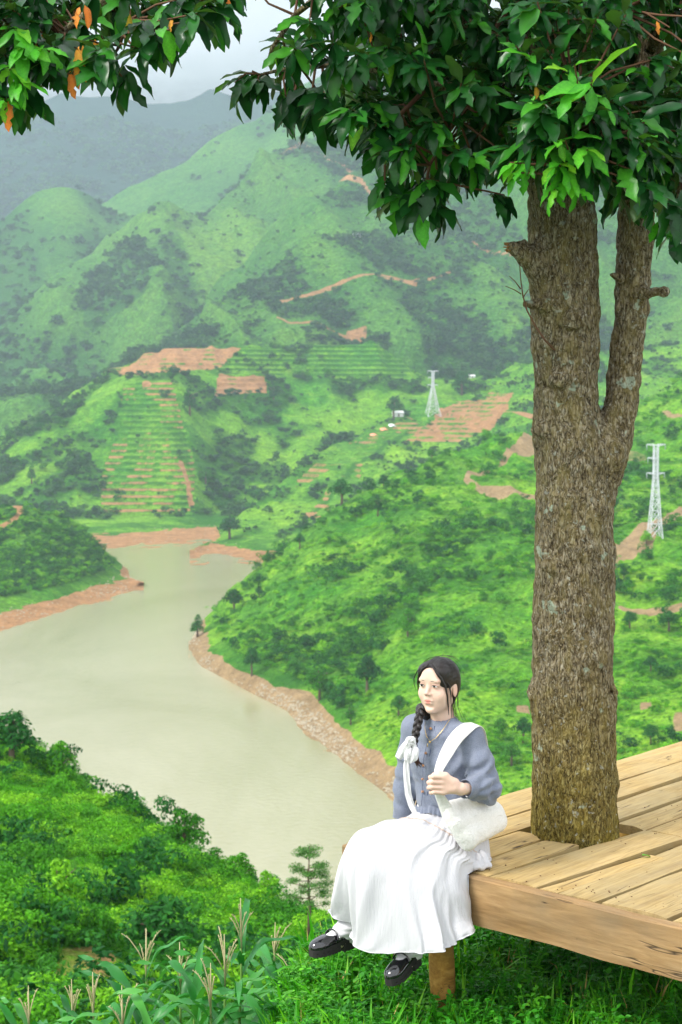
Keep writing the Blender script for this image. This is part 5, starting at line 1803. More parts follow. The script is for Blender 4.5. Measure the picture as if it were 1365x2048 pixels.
for i, (px, py, h, lf, lab, s_, pr) in enumerate([
        (1175, 1985, .26, .06, 'leafy weed with oval leaves under the middle of the beam', 5, 4),
        (1262, 1965, .28, .065, 'taller leafy weed reaching up to the beam', 4, 4),
        (1330, 1970, .22, .06, 'leafy weed with light green leaves close to the right edge', 4, 3),
        (1240, 2035, .20, .05, 'low weed with small leaves at the bottom below the taller weed', 5, 4),
        (1150, 2030, .2, .05, 'bushy weed with a small white flower at the bottom', 6, 4),
        (1340, 2030, .2, .055, 'yellowing weed in the lower right corner', 4, 3),
        (985, 1900, .42, .07, 'dark leafy stem standing in the shade behind the post', 3, 5),
        (1040, 1905, .38, .06, 'shaded leafy plant under the deck right of the post', 4, 5),
        (700, 2030, .2, .05, 'leafy weed at the bottom beneath the gap between the shoes', 5, 4),
        (880, 2030, .16, .05, 'small weed at the foot of the deck post', 4, 3)]):
    leafy(px, py, h, lf, lab, 100 + i, s_, pr)
for i, (px, py, Y, lab) in enumerate([(618, 1900, 8.25, 'vine with heart-shaped leaves left of the hanging foot'), (668, 1895, 8.3, 'vine with heart-shaped leaves and a yellow shoot behind the ankle')]):
    q = P(px, py, Y); q.z = float(ground_z(np.array(q.x), np.array(q.y)))
    leafy(0, 0, .30, .10, lab, 200 + i, 5, 3, q, 'heart_leaf_vine', M_GRASS, .45)
# strap-leaved clump under the shoe
q = place(745, 1950)
o = thing('strap_leaf_plant', 'clump of long upright strap leaves between the two shoes', 'plant', q)
g = random.Random(3)
for i in range(16):
    mb = MB(); blade(mb, (g.uniform(-.08, .08), g.uniform(-.06, .06), 0), g.uniform(0, 6.28), g.uniform(.22, .36), g.uniform(.008, .013), g.uniform(0, .25), g.uniform(.1, .6), 7)
    mb.obj('leaf', [M_GRASS], o)
# little white daisies
M_PETAL = mat('white_petals', (0.8, 0.8, 0.76), 0.6, 0.2)
M_YOLK = mat('yellow_flower_centre', (0.75, 0.45, 0.03), 0.6, 0.2)
for i, (px, py, Y, lab) in enumerate([(690, 1962, 7.35, 'tiny white flower with a yellow centre straight below the raised shoe'), (708, 1925, 7.4, 'small white daisy just below the heel of the raised shoe'),
                                      (641, 1980, 7.3, 'tiny white flower left below the toe of the raised shoe'), (1132, 1990, 7.3, 'tiny white flower in the weeds under the deck')]):
    fl = thing('white_wildflower', lab, 'flower', P(px, py, Y), i)
    mb = MB()
    for k in range(5):
        ovate(mb, (0, 0, 0), k * 1.257, .2, .013, .0055)
    mb.obj('petals', [M_PETAL], fl)
    mb = MB(); mb.tube([(0, 0, 0), (0, 0, .005)], .0035, 7); mb.obj('flower_centre', [M_YOLK], fl)
    mb = MB(); mb.tube([(0, 0, 0), (.01, 0, -.1), (0, 0, -.35)], .0012, 4, False); mb.obj('stem', [M_STEM], fl)
# fallen leaf and small debris on the planks
for j, (px, py, s, ml, lab) in enumerate([(1284, 1718, .055, M_YOUNG, 'crumpled green leaf lying on the planks right of the trunk'), (950, 1737, .045, M_LEAF, 'dark dead sprig on the deck edge beside the skirt'), (972, 1741, .04, M_OLD, 'reddish dead leaf on the deck edge beside the skirt')]):
    u = (px - CX) / FPX; v = (CY - py) / FPX; tt_ = -2.0 / (-SP + v * CP)
    LV, LF, LC = LEAVES[j]
    o = link('fallen_leaf', mesh_np('fallen_leaf', LV * s, LF, [ml], True, LC), label=lab, category='leaf')
    o.location = (u * tt_, (CP + v * SP) * tt_, .012 + .2 * s * .28); o.rotation_euler = (0, 0, .6 + j)
mb = MB()
for i in range(90):
    a = rng.uniform(.65, 1.6); b = rng.uniform(.0, 1.6) if i % 3 else rng.uniform(0.03, .2)
    q = D(a, b, .004); s = rng.uniform(.0012, .0032)
    if math.hypot(q.x - 1.055, q.y - TY) < .24: continue
    mb.box((q.x - s, q.y - s * .7, .002), (q.x + s, q.y + s * .7, .002 + s))
mb.obj('wood_crumbs', [M_TWIG], kind='stuff')
# ------------------------------------------------------------------ the seated woman
M_SKIN = mat('skin', (0.80, 0.58, 0.47), 0.5, 0.3)
t = NT(M_SKIN)
t.col(t.attr('tint'))
t.b.inputs['Subsurface Weight'].default_value = 0.12
t.b.inputs['Subsurface Radius'].default_value = (0.012, 0.005, 0.003)
t.b.inputs['Subsurface Scale'].default_value = 1.0
M_HAIR = mat('black_hair', (0.012, 0.009, 0.008), 0.42, 0.5)
t = NT(M_HAIR)
hn = t.noise(t.coords('Object', (260, 260, 30)), 1.0, 3, 0.6)
t.col(t.ramp(hn, [(0.35, (0.006, 0.005, 0.005)), (0.7, (0.028, 0.02, 0.017))]))
t.bump(hn, 0.5, 0.002)
M_HAIR_BR = mat('brown_hair_ends', (0.055, 0.022, 0.012), 0.45, 0.5)
M_BLOUSE = mat('blue_chambray', (0.25, 0.30, 0.45), 0.85, 0.15)
t = NT(M_BLOUSE)
v = t.coords('Object')
w1 = t.noise(t.coords('Object', (1, 1, 1)), 420, 3, 0.7)
w2 = t.noise(v, 30, 4, 0.6)
c = t.ramp(w1, [(0.3, (0.12, 0.145, 0.205)), (0.7, (0.27, 0.295, 0.365))])
c = t.mix(c, t.ramp(w2, [(0.3, (0.92, 0.93, 0.95)), (0.7, (1.06, 1.05, 1.04))]), 1.0, 'MULTIPLY')
t.col(c)
t.bump(t.math('ADD', t.math('MULTIPLY', w1, 0.25), w2), 0.35, 0.006)
t.b.inputs['Sheen Weight'].default_value = 0.2


def cloth_mat(name, base, sc_=(1, 1, 1), noise=60, strength=0.4, dist=0.004):
    m = mat(name, base, 0.9, 0.12)
    t = NT(m)
    n_ = t.noise(t.coords('Object', sc_), noise, 5, 0.65)
    t.bump(n_, strength, dist)
    return m


M_SKIRT = cloth_mat('white_crinkled_cotton', (0.60, 0.60, 0.625), (1, 1, 0.12), 110, 0.6, 0.005)
M_LACE = cloth_mat('white_lace', (0.84, 0.84, 0.84), noise=170, strength=0.6, dist=0.004)
M_BAG = mat('ivory_jacquard', (0.78, 0.77, 0.73), 0.75, 0.2)
t = NT(M_BAG)
v = t.coords('Object')
vo = t.new('ShaderNodeTexVoronoi', Scale=55.0); vo.feature = 'SMOOTH_F1'
dn = t.n.new('ShaderNodeTexNoise'); dn.inputs['Scale'].default_value = 25; t.l.new(v, dn.inputs['Vector'])
t.l.new(t.mix(v, dn.outputs['Color'], 0.25), vo.inputs['Vector'])
n3 = t.noise(v, 240, 3, 0.6)
t.col(t.ramp(vo.outputs['Distance'], [(0.1, (0.86, 0.85, 0.82)), (0.6, (0.78, 0.77, 0.73))]))
t.bump(t.math('ADD', vo.outputs['Distance'], t.math('MULTIPLY', n3, 0.3)), 0.65, 0.005)
M_SOCK = cloth_mat('white_sock', (0.78, 0.77, 0.79), noise=140, strength=0.5)
M_PATENT = mat('black_patent_leather', (0.008, 0.008, 0.010), 0.10, 0.6)
M_PATENT.node_tree.nodes['Principled BSDF'].inputs['Coat Weight'].default_value = 0.8
M_RUBBER = mat('black_rubber', (0.035, 0.033, 0.032), 0.75, 0.2)
M_GOLD = mat('gold_chain', (0.75, 0.52, 0.20), 0.3, 0.5, Metallic=0.9)
M_SILVER = mat('silver_chain', (0.7, 0.7, 0.7), 0.3, 0.5, Metallic=0.9)
M_BUTTON = mat('wooden_button', (0.55, 0.27, 0.12), 0.5, 0.4)
M_TRIM = cloth_mat('beige_trim', (0.62, 0.50, 0.42), noise=200, strength=0.6)

person = thing('person', 'woman with a black braid, blue blouse and long white skirt seated on the deck', 'person', D(.47, .1, 0))
PO = np.array(person.location)
A1, A2, AZ = np.array([E1[0], E1[1], 0]), np.array([E2[0], E2[1], 0]), np.array([0, 0, 1.0])
FW = -A2


def Q(px, py, Y):
    return np.array(P(px, py, Y))


def L3(a, b, z):
    return np.array(D(a, b, z))


MB3 = np.stack([A1, A2, AZ], 1)                 # body axes (her left, back, up)

# head frame
th = math.radians(33)
HX = np.array([-math.sin(th), -math.cos(th), 0.03]); HX /= np.linalg.norm(HX)
HY = np.array([math.cos(th), -math.sin(th), 0.0])
HZ = np.cross(HX, HY)
HM = np.stack([HX, HY, HZ], 1)
HC = Q(877, 1371, 6.99)


def H(x, y, z):
    return HC + HX * x + HY * y + HZ * z


NB = Q(886, 1446, 7.005)                        # base of the neck
SL = NB + A1 * .150 + AZ * -.045
SR = NB - A1 * .150 + AZ * -.045
EL_ = Q(972, 1577, 6.86); WL = Q(922, 1578, 6.69)
ER = Q(813, 1562, 7.15); WR = Q(806, 1655, 7.17)
HPL, HPR = L3(.56, .14, .10), L3(.385, .14, .10)
KL = np.array([.300, 6.71, .030]); KR = np.array([.165, 6.800, .060])
AL, AR = Q(826, 1908, 6.73), Q(697, 1872, 6.84)

bv = Vol((-.12, 6.42, -.42), (.74, 7.34, .90), 0.0036)
# torso (under the clothes)
bv.ell(L3(.47, .15, .12), (.15, .10, .10), .03, M=MB3)
bv.ell(L3(.475, .145, .26), (.115, .085, .13), .05, M=MB3)
bv.ell(L3(.48, .125, .43), (.135, .09, .14), .05, M=MB3)
bv.cap(SL, SR, .045, .045, .05)
bv.cap(NB + A2 * .01 - AZ * .03, H(-.018, 0, -.07), .052, .050, .03)
bv.chain([SL, EL_, WL], [.042, .032, .023], .02)
bv.chain([SR, ER, WR], [.042, .032, .023], .02)
bv.cap(WR, WR + FW * .05 - AZ * .035, .024, .03, .02)
# right hand resting on the planks
for i in range(4):
    s = WR + FW * .05 - AZ * .04 + A1 * (i - 1.5) * .018
    bv.chain([s, s + FW * .035 - AZ * .006, s + FW * .07 - AZ * .015 + A1 * (i - 1.5) * .004], [.0095, .0085, .007], .006)
bv.chain([WR + A1 * .02 - AZ * .02, WR + A1 * .045 + FW * .03 - AZ * .035, WR + A1 * .055 + FW * .06 - AZ * .042], [.012, .010, .008], .008)
for hp, kn, an in ((HPL, KL, AL), (HPR, KR, AR)):
    bv.chain([hp, kn], [.064, .040], .03)
    bv.chain([kn, kn + (an - kn) * .35 + A2 * .015, an], [.038, .040, .032], .03)
# left hand closed on the strap
W0 = WL
hx = lambda px, py, Y: Q(px, py, Y)
PALM = hx(896, 1572, 6.668)
bv.cap(W0, hx(908, 1575, 6.68), .0235, .026, .015)
for i, py in enumerate((1556, 1566, 1576, 1585)):
    bv.cap(hx(910, 1568 + 4 * (i - 1), 6.68), hx(884 + abs(i - 1.2) * 1.5, py, 6.662), .017, .0125, .012)
fing = [(1554, 861, .0092), (1564.5, 858, .0098), (1575, 858, .0094), (1585, 862, .0082)]
for i, (py, xk, r) in enumerate(fing):
    m0 = hx(884 + abs(i - 1.2) * 1.5, py, 6.660); p1 = hx(xk + 6, py - .5, 6.648); p2 = hx(xk, py + .5, 6.668); p3 = hx(xk + 10, py + 1.5, 6.688)
    bv.chain([m0, p1], [r * 1.18, r * 1.05], .004); bv.chain([p1, p2, p3], [r * 1.05, r * .95, r * .85], .004)
bv.chain([hx(905, 1564, 6.672), hx(892, 1551, 6.668), hx(879, 1547, 6.668), hx(868, 1549, 6.672)], [.017, .0125, .0105, .0085], .008)
# feet (inside socks and shoes)
def foot_axes(an, toe):
    d = toe - an; d = d / np.linalg.norm(d)
    return d
TR = Q(622, 1904, 6.70); TL = Q(778, 1963, 6.55)
bv.cap(AR, AR * .45 + TR * .55 - AZ * .005, .034, .030, .02)
bv.cap(AL, AL * .45 + TL * .55 - AZ * .005, .034, .030, .02)
# head
E_ = lambda c, r, k=.01, mode='add': bv.ell(H(*c), r, k, mode, HM)
E_((-.012, 0, .030), (.090, .073, .082), .0)
E_((.022, 0, -.030), (.063, .063, .074), .03)
E_((.030, 0, -.072), (.044, .044, .036), .02)
E_((.060, 0, -.098), (.019, .020, .015), .02)
for s in (-1, 1):
    E_((.046, s * .040, -.030), (.028, .026, .030), .018)
    E_((.010, s * .052, -.062), (.030, .012, .026), .02)
    E_((.074, s * .030, .030), (.014, .022, .009), .012)
    E_((.091, s * .031, .011), (.015, .016, .0095), .010, 'sub')
    E_((.0725, s * .0305, .0105), (.014, .0165, .0115), .004)
    E_((-.012, s * .076, -.014), (.017, .0065, .029), .006)
    E_((-.008, s * .084, -.012), (.009, .006, .017), .005, 'sub')
E_((.078, 0, .052), (.012, .034, .03), .03)
bv.cap(H(.079, 0, .018), H(.0985, 0, -.021), .0062, .0088, .010)
for s in (-1, 1):
    bv.ell(H(.089, s * .0105, -.026), (.0095, .0075, .0068), .006, 'add', HM)
    bv.cap(H(.098, s * .0058, -.032), H(.090, s * .006, -.030), .0026, .0026, .002, 'sub')
E_((.0815, 0, -.046), (.008, .018, .012), .012)
E_((.0830, 0, -.0545), (.0078, .0235, .0050), .004)
E_((.0820, 0, -.0650), (.0080, .0190, .0058), .004)
bv.cap(H(.0925, -.018, -.0588), H(.0925, .018, -.0588), .0011, .0011, .003, 'sub')
E_((.080, 0, -.080), (.010, .020, .006), .010, 'sub')
V, F = bv.nets()
V = relax(V, F, 1, .5)
rel = (V - HC) @ HM
skin = np.tile(np.array([0.74, 0.515, 0.405]), (len(V), 1))
def paint_(c, r, colr, amt, soft=.6):
    global skin
    d = np.sqrt((((rel - np.array(c)) / np.array(r)) ** 2).sum(1))
    w = (1 - smooth01(1 - soft, 1, d))[:, None] * amt
    skin = skin * (1 - w) + np.array(colr) * w
inface = rel[:, 0] > .02
for s in (-1, 1):
    paint_((.065, s * .040, -.022), (.05, .026, .022), (.86, .47, .38), .45, .9)
    paint_((.082, s * .033, .013), (.03, .024, .012), (.62, .33, .25), .40, .8)
    paint_((-.01, s * .082, -.015), (.02, .012, .03), (.82, .45, .34), .5, .8)
    paint_((.095, s * .0058, -.0335), (.008, .0036, .003), (.35, .14, .10), .9, .4)
paint_((.098, 0, -.026), (.012, .012, .012), (.86, .50, .40), .4, .8)
paint_((.091, 0, -.0543), (.014, .0215, .0058), (.62, .19, .16), .9, .45)
paint_((.090, 0, -.0655), (.014, .0175, .0068), (.68, .25, .21), .9, .45)
paint_((.091, 0, -.0590), (.014, .0225, .0018), (.33, .07, .06), .9, .5)
hand = V - Q(880, 1570, 6.66)
wk = np.exp(-(np.linalg.norm((V - Q(860, 1569, 6.66)) / np.array([.018, .03, .035]), axis=1)) ** 2)[:, None] * .35
skin = skin * (1 - wk) + np.array([.85, .45, .36]) * wk
body = link('body', mesh_np('body', V - PO, F, [M_SKIN], True, skin), person)

# eyes, lashes, brows
M_EYEW = mat('eye_white', (0.75, 0.72, 0.70), 0.25, 0.5)
M_IRIS = mat('dark_iris', (0.015, 0.008, 0.006), 0.12, 0.6)
def hp(*c): return H(*c) - PO
for s in (-1, 1):
    mb = MB()
    def slit(w, h, x, n=14):
        th_ = np.linspace(0, 2 * np.pi, n, endpoint=False)
        ys = np.cos(th_) * w; zs = np.sin(th_) * h * (1 - .15 * np.cos(th_)) - 0.001
        ring = [hp(x - .10 * abs(y) - .25 * max(0, s * 0 + abs(y) - .010), s * .0305 + y, .0088 + z_) for y, z_ in zip(ys, zs)]
        return np.array(ring)
    ring = slit(.0130, .0032, .0872)
    cen = hp(.0885, s * .0305, .0082)
    Vv = np.vstack([ring, cen])
    mb.add(Vv, [(i, (i + 1) % 14, 14) for i in range(14)])
    mb.obj('eye', [M_EYEW], person)
    mb = MB()
    th_ = np.linspace(0, 2 * np.pi, 12, endpoint=False)
    Vv = np.vstack([[hp(.0893, s * .0305 + math.cos(a) * .0052, .0083 + math.sin(a) * .0040) for a in th_], hp(.0905, s * .0305, .0083)])
    mb.add(Vv, [(i, (i + 1) % 12, 12) for i in range(12)])
    mb.obj('iris', [M_IRIS], person)
    mb = MB()
    mb.tube([hp(.0868, s * .0170, .0085), hp(.0890, s * .0235, .0122), hp(.0890, s * .031, .0135), hp(.0860, s * .039, .0120), hp(.0810, s * .0465, .0095)], [.0006, .0013, .0016, .0015, .0005], 5)
    mb.obj('lashes', [M_HAIR], person)
    mb = MB()
    mb.tube([hp(.0925, s * .0140, .0300), hp(.0920, s * .022, .0312), hp(.0900, s * .031, .0318), hp(.0850, s * .040, .0298), hp(.0785, s * .047, .0262)], [.0012, .0026, .0030, .0024, .0008], 6, flat=.8)
    mb.obj('eyebrow', [M_HAIR], person)

# hair
hv = Vol(HC - .24, HC + .22, 0.003)
HE = lambda c, r, k=.01, mode='add': hv.ell(H(*c), r, k, mode, HM)
HE((-.014, 0, .034), (.099, .081, .088), .0)
HE((-.055, 0, -.010), (.054, .068, .075), .03)
HE((-.060, -.012, -.075), (.034, .050, .045), .03)
HE((.036, .034, .070), (.044, .036, .030), .02)
HE((.036, -.034, .070), (.044, .036, .030), .02)
HE((.038, .054, .042), (.026, .017, .038), .02)
HE((.038, -.054, .042), (.026, .017, .038), .02)
HE((.108, 0, .000), (.052, .047, .073), .010, 'sub')
HE((.105, 0, -.045), (.070, .090, .062), .012, 'sub')
HE((.030, .000, -.080), (.060, .110, .046), .012, 'sub')
HE((-.004, .088, -.018), (.022, .026, .030), .008, 'sub')
HE((-.004, -.088, -.018), (.022, .026, .030), .008, 'sub')
hv.cap(H(.085, 0, .105), H(-.02, 0, .134), .0025, .0025, .012, 'sub')
hv.chain([H(-.065, -.02, -.085), H(-.050, -.045, -.115), H(-.015, -.062, -.130), Q(844, 1418, 7.015), Q(840, 1428, 6.99)], [.034, .030, .024, .022, .018], .02)
V, F = hv.nets()
V = relax(V, F, 2, .5)
rl_ = (V - HC) @ HM
N = normals(V, F)
ang_ = np.arctan2(rl_[:, 1], rl_[:, 2] + .05)
V = V + N * (0.0004 * np.sin(ang_ * 70 + 6 * fbm(rl_[:, 0] * 20, rl_[:, 1] * 20, seed=4)))[:, None]
hair = link('hair', mesh_np('hair', V - PO, F, [M_HAIR], True), person)
rh = random.Random(5)
mb = MB()
def lock(pts, r, seg=6, flat=.45, m=mb):
    m.tube([p - PO for p in pts], r, seg, flat=flat)
# locks framing the face
lock([H(.078, .004, .098), H(.080, .030, .080), H(.070, .054, .048), H(.055, .066, .010), H(.042, .070, -.035), H(.030, .068, -.080), H(.014, .062, -.118)], [.006, .010, .0095, .008, .006, .0045, .002])
lock([H(.070, .010, .102), H(.070, .040, .080), H(.055, .062, .045), H(.035, .074, .010), H(.024, .076, -.03), H(.014, .073, -.085), H(-.002, .066, -.135)], [.006, .010, .009, .007, .005, .003, .0012])
lock([H(.078, -.004, .098), H(.080, -.030, .080), H(.072, -.054, .050), H(.058, -.067, .015), H(.046, -.072, -.015), H(.040, -.070, -.04)], [.006, .010, .009, .007, .004, .0015])
lock([H(.074, -.03, .09), H(.074, -.062, .065), H(.066, -.082, .03), H(.058, -.086, .005), H(.054, -.078, -.02)], [.003, .004, .003, .002, .001])
for i in range(26):                                  # combed strands over the crown
    y0 = rh.uniform(-.9, .9); a0 = rh.uniform(0, 1)
    x0 = .05 - .11 * a0
    pts = []
    for s in np.linspace(0, 1, 6):
        ph = y0 * (0.25 + s * 1.5)
        pts.append(H(x0 - .03 * s, math.sin(ph) * .0835, .034 + math.cos(ph) * .0905 + .001))
    lock(pts, [.001, .0016, .0016, .0014, .0012, .0006], 4)
for i in range(16):                                   # loose wisps behind the ear down to the collar
    a, b = rh.uniform(-.055, -.025), rh.uniform(.045, .068)
    e1_, e2_ = rh.uniform(-.03, .03), rh.uniform(.0, .05)
    lock([H(a, b, -.04), H(a + .005, b + e2_ * .2, -.09), H(a - .005 + e1_ * .5, b + e2_ * .5, -.13), H(a - .01 + e1_, b + e2_, -.165 - rh.uniform(0, .03))], [.002, .0015, .0011, .0005], 4)
for i in range(10):                                   # flyaway hairs
    ph = rh.uniform(-1.3, 1.3); x0 = rh.uniform(-.09, .04)
    p0 = H(x0, math.sin(ph) * .082, .034 + math.cos(ph) * .088)
    lock([p0, p0 + (p0 - H(0, 0, .03)) * .10 + HY * rh.uniform(-.02, .02), p0 + (p0 - H(0, 0, .03)) * .08 + HY * rh.uniform(-.04, .04) - HZ * .02], [.0007, .0006, .0003], 3)
mb.obj('hair_locks', [M_HAIR], person)
# braid over the right shoulder
bpth = [Q(845, 1412, 7.01), Q(841, 1426, 6.975), Q(837, 1444, 6.935), Q(833, 1462, 6.905), Q(829, 1480, 6.893), Q(827, 1494, 6.890)]
bp_ = np.array(bpth); s_ = np.linspace(0, 1, 60)
cur = np.stack([np.interp(s_, np.linspace(0, 1, 6), bp_[:, i]) for i in range(3)], 1)
sideb = np.array([1.0, -0.15, 0.15]); frontb = np.array([-.15, -1.0, .1])
for i in range(3):
    ph = 2 * np.pi * (i / 3.0)
    w = 2 * np.pi * 2.3 * s_
    wid = 1.0 - .25 * s_
    Vp = cur + sideb * (0.0125 * np.sin(w + ph) * wid)[:, None] + frontb * (0.009 * np.sin(2 * (w + ph)) * wid)[:, None]
    mb = MB(); mb.tube(Vp - PO, 0.0115 * wid * (1 + .10 * np.sin(s_ * 40)), 8, flat=.85)
    mb.obj('braid_strand', [M_HAIR], hair)
mb = MB()
for i in range(26):
    dx, dy = rh.gauss(0, .005), rh.gauss(0, .004); e = rh.gauss(0, .011)
    a, b, c, d = Q(828, 1492, 6.888), Q(830, 1508, 6.888), Q(834, 1522, 6.886), Q(838 + rh.uniform(-4, 10), 1530 + rh.uniform(-4, 6), 6.884)
    mb.tube([a + [dx, dy, 0] - PO, b + [dx * 1.6, dy, 0] - PO, c + [dx * 1.3 + e * .3, dy, 0] - PO, d + [e * .4, 0, 0] - PO], [.003, .0034, .0022, .0006], 5)
mb.obj('braid_end', [M_HAIR_BR], hair)

# blouse
sv = Vol((.10, 6.55, .14), (.74, 7.34, .66), 0.0045)
S_ = lambda a, b, z, r, k=.04, mode='add': sv.ell(L3(a, b, z), r, k, mode, MB3)
S_(.472, .145, .24, (.150, .118, .14), 0)
S_(.475, .130, .34, (.147, .112, .14), .06)
S_(.478, .115, .45, (.158, .105, .14), .06)
for s in (-1, 1):
    S_(.478 + s * .065, .045, .43, (.060, .055, .062), .05)
sv.cap(SL + AZ * .004, SR + AZ * .004, .054, .054, .05)
sv.cap(NB + AZ * -.04, NB + AZ * -.005, .085, .058, .04)
# sleeves
sv.chain([SL, SL + (EL_ - SL) * .45 + A1 * .012, EL_ + A1 * .004 - AZ * .004], [.058, .057, .062], .03)
cl = EL_ + (WL - EL_) * .62
sv.chain([EL_, EL_ + (WL - EL_) * .32 + AZ * .006, cl], [.058, .054, .040], .02)
sv.chain([SR, SR + (ER - SR) * .5 - A1 * .006, ER, WR + AZ * .02], [.058, .053, .050, .044], .03)
# neck opening and arm gaps
sv.cap(NB + AZ * .0, NB + AZ * .08, .050, .055, .006, 'sub')
V, F = sv.nets()
V = relax(V, F, 1)
# cut the hem: keep vertices above it on the torso
ab = (V[:, :2] - DA) @ np.stack([E1, E2], 1)
az_, bz_, zz_ = ab[:, 0], ab[:, 1], V[:, 2]
torso = (np.abs(az_ - .472) < .165)
N = normals(V, F)
d = .008 * fbm(V[:, 0] * 13, V[:, 1] * 16, V[:, 2] * 9, 4, seed=70)
# radiating pulls from the armpit and rings of cloth round the bent elbow
def pull(c, dirn, amp, freq, rad):
    global d
    r = V - c; rr = np.linalg.norm(r, axis=1)
    ax = np.array(dirn, float); ax /= np.linalg.norm(ax)
    tt2 = r @ ax
    q = fbm(V[:, 0] * 9, V[:, 1] * 9, V[:, 2] * 9, 2, seed=int(freq))
    d = d + amp * np.sin(tt2 * freq + 5 * q) * np.exp(-(rr / rad) ** 2)
pull(Q(958, 1562, 6.83), (0.5, 0, -1), .009, 120, .09)
pull(Q(930, 1535, 6.90), (1, 0, -.7), .008, 110, .09)
pull(Q(975, 1590, 6.84), (1, 0, .3), .008, 120, .08)
pull(Q(812, 1560, 7.13), (.2, 0, 1), .007, 90, .12)
pull(L3(.48, .02, .30), (1, .3, .25), .006, 75, .14)
pull(L3(.44, .02, .50), (1, 0, -.6), .003, 110, .09)
V = V + N * d[:, None]
hem_z = .204 + .020 * smooth01(0.0, .12, bz_) + 0.012 * np.cos((az_ - .48) * 30)
keep = ~((zz_ < hem_z) & torso & (bz_ > -.08))
Fk = F[keep[F].all(1)]
blouse = link('blouse', mesh_np('blouse', V - PO, Fk, [M_BLOUSE], True), person)


def ring_ruffle(name, m, c, ra, rb, z0, z1, flare, n, waves, amp, parent, seed=1, a_rng=(0, 2 * np.pi), zfun=None):
    th_ = np.linspace(a_rng[0], a_rng[1], n); k = 6
    s = np.linspace(0, 1, k)
    wv = np.sin(th_ * waves + 2.5 * fbm(th_ * 3, th_ * 0, seed=seed))
    rows = []
    for j in range(k):
        R = 1 + flare * s[j] + amp * s[j] ** .7 * wv
        zz = z0 + (z1 - z0) * s[j] + (zfun(th_) if zfun is not None else 0) + .004 * s[j] * fbm(th_ * 9, th_ * 0, seed=seed + 1)
        rows.append(np.stack([c[0] + ra * R * np.cos(th_), c[1] + rb * R * np.sin(th_), zz], 1))
    V = np.array(rows)
    W = np.stack([DA[0] + V[..., 0] * E1[0] + V[..., 1] * E2[0], DA[1] + V[..., 0] * E1[1] + V[..., 1] * E2[1], V[..., 2]], -1).reshape(-1, 3)
    return link(name, mesh_np(name, W - PO, grid_faces(k, n), [m], True), parent)


zf = lambda t_: .018 * np.cos(t_ * 2 + .3) + .012 * smooth01(-.2, 1, np.sin(t_ + math.pi)) * 0
ring_ruffle('hem_ruffle', M_BLOUSE, (.472, .140), .150, .118, .226, .192, .03, 300, 38, .035, blouse, 3, zfun=lambda t_: .012 * np.cos(t_ * 4) + .010 * np.cos(t_ + 1.57) )
ring_ruffle('lace_frill', M_LACE, (.472, .140), .140, .110, .220, .158, .12, 300, 26, .055, person, 5, zfun=lambda t_: .012 * np.cos(t_ * 3 + 1))
# collar band
th_ = np.linspace(0, 2 * np.pi, 40, endpoint=False)
rows = []
for r_, z_ in ((.056, -.012), (.057, .002), (.0545, .012), (.0525, .012), (.052, -.012)):
    rows.append([NB + A1 * (r_ * 1.05 * math.cos(a)) + A2 * (r_ * math.sin(a) + .004) + AZ * (z_ - .004 + .014 * math.sin(a)) for a in th_])
Vc = np.array(rows).reshape(-1, 3)
link('collar', mesh_np('collar', Vc - PO, grid_faces(5, 40, True), [M_BLOUSE], True), blouse)
# cuff of the left sleeve
ax = WL - EL_; ax /= np.linalg.norm(ax)
u_ = np.cross(ax, AZ); u_ /= np.linalg.norm(u_); w_ = np.cross(u_, ax)
rows = []
for s, r_ in ((.58, .041), (.60, .038), (.70, .0365), (.84, .0365), (.845, .033), (.70, .032)):
    c0 = EL_ + (WL - EL_) * s
    rows.append([c0 + u_ * (r_ * math.cos(a)) + w_ * (r_ * 1.1 * math.sin(a)) for a in th_])
link('cuff', mesh_np('cuff', np.array(rows).reshape(-1, 3) - PO, grid_faces(6, 40, True), [M_BLOUSE], True), blouse)
# front placket and buttons, laid on the blouse surface
Vb = V


def on_front(px, py, lift=.003):
    a, b = proj(Vb[:, 0], Vb[:, 1], Vb[:, 2])
    m_ = (np.hypot(a - px, b - py) < 3.5)
    if not m_.any():
        return Q(px, py, 6.9)
    Y = Vb[m_, 1].min()
    return Q(px, py, Y - lift)


pl = [on_front(x_, y_, .002) for x_, y_ in ((864, 1452), (863, 1470), (858, 1492), (853, 1515), (851, 1540), (851, 1565), (850, 1590), (848, 1612))]
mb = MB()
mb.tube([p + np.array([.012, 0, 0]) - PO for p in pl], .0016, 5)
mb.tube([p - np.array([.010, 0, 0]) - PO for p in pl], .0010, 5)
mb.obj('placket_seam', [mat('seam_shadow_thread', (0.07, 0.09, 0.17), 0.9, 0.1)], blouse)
for x_, y_ in ((862, 1457), (852, 1506), (847, 1531), (846, 1558), (846, 1583)):
    p = on_front(x_, y_, .004) - PO
    mb = MB(); mb.tube([p, p + [-.002, -.004, 0]], [.0058, .0052], 10)
    mb.obj('button', [M_BUTTON], blouse)
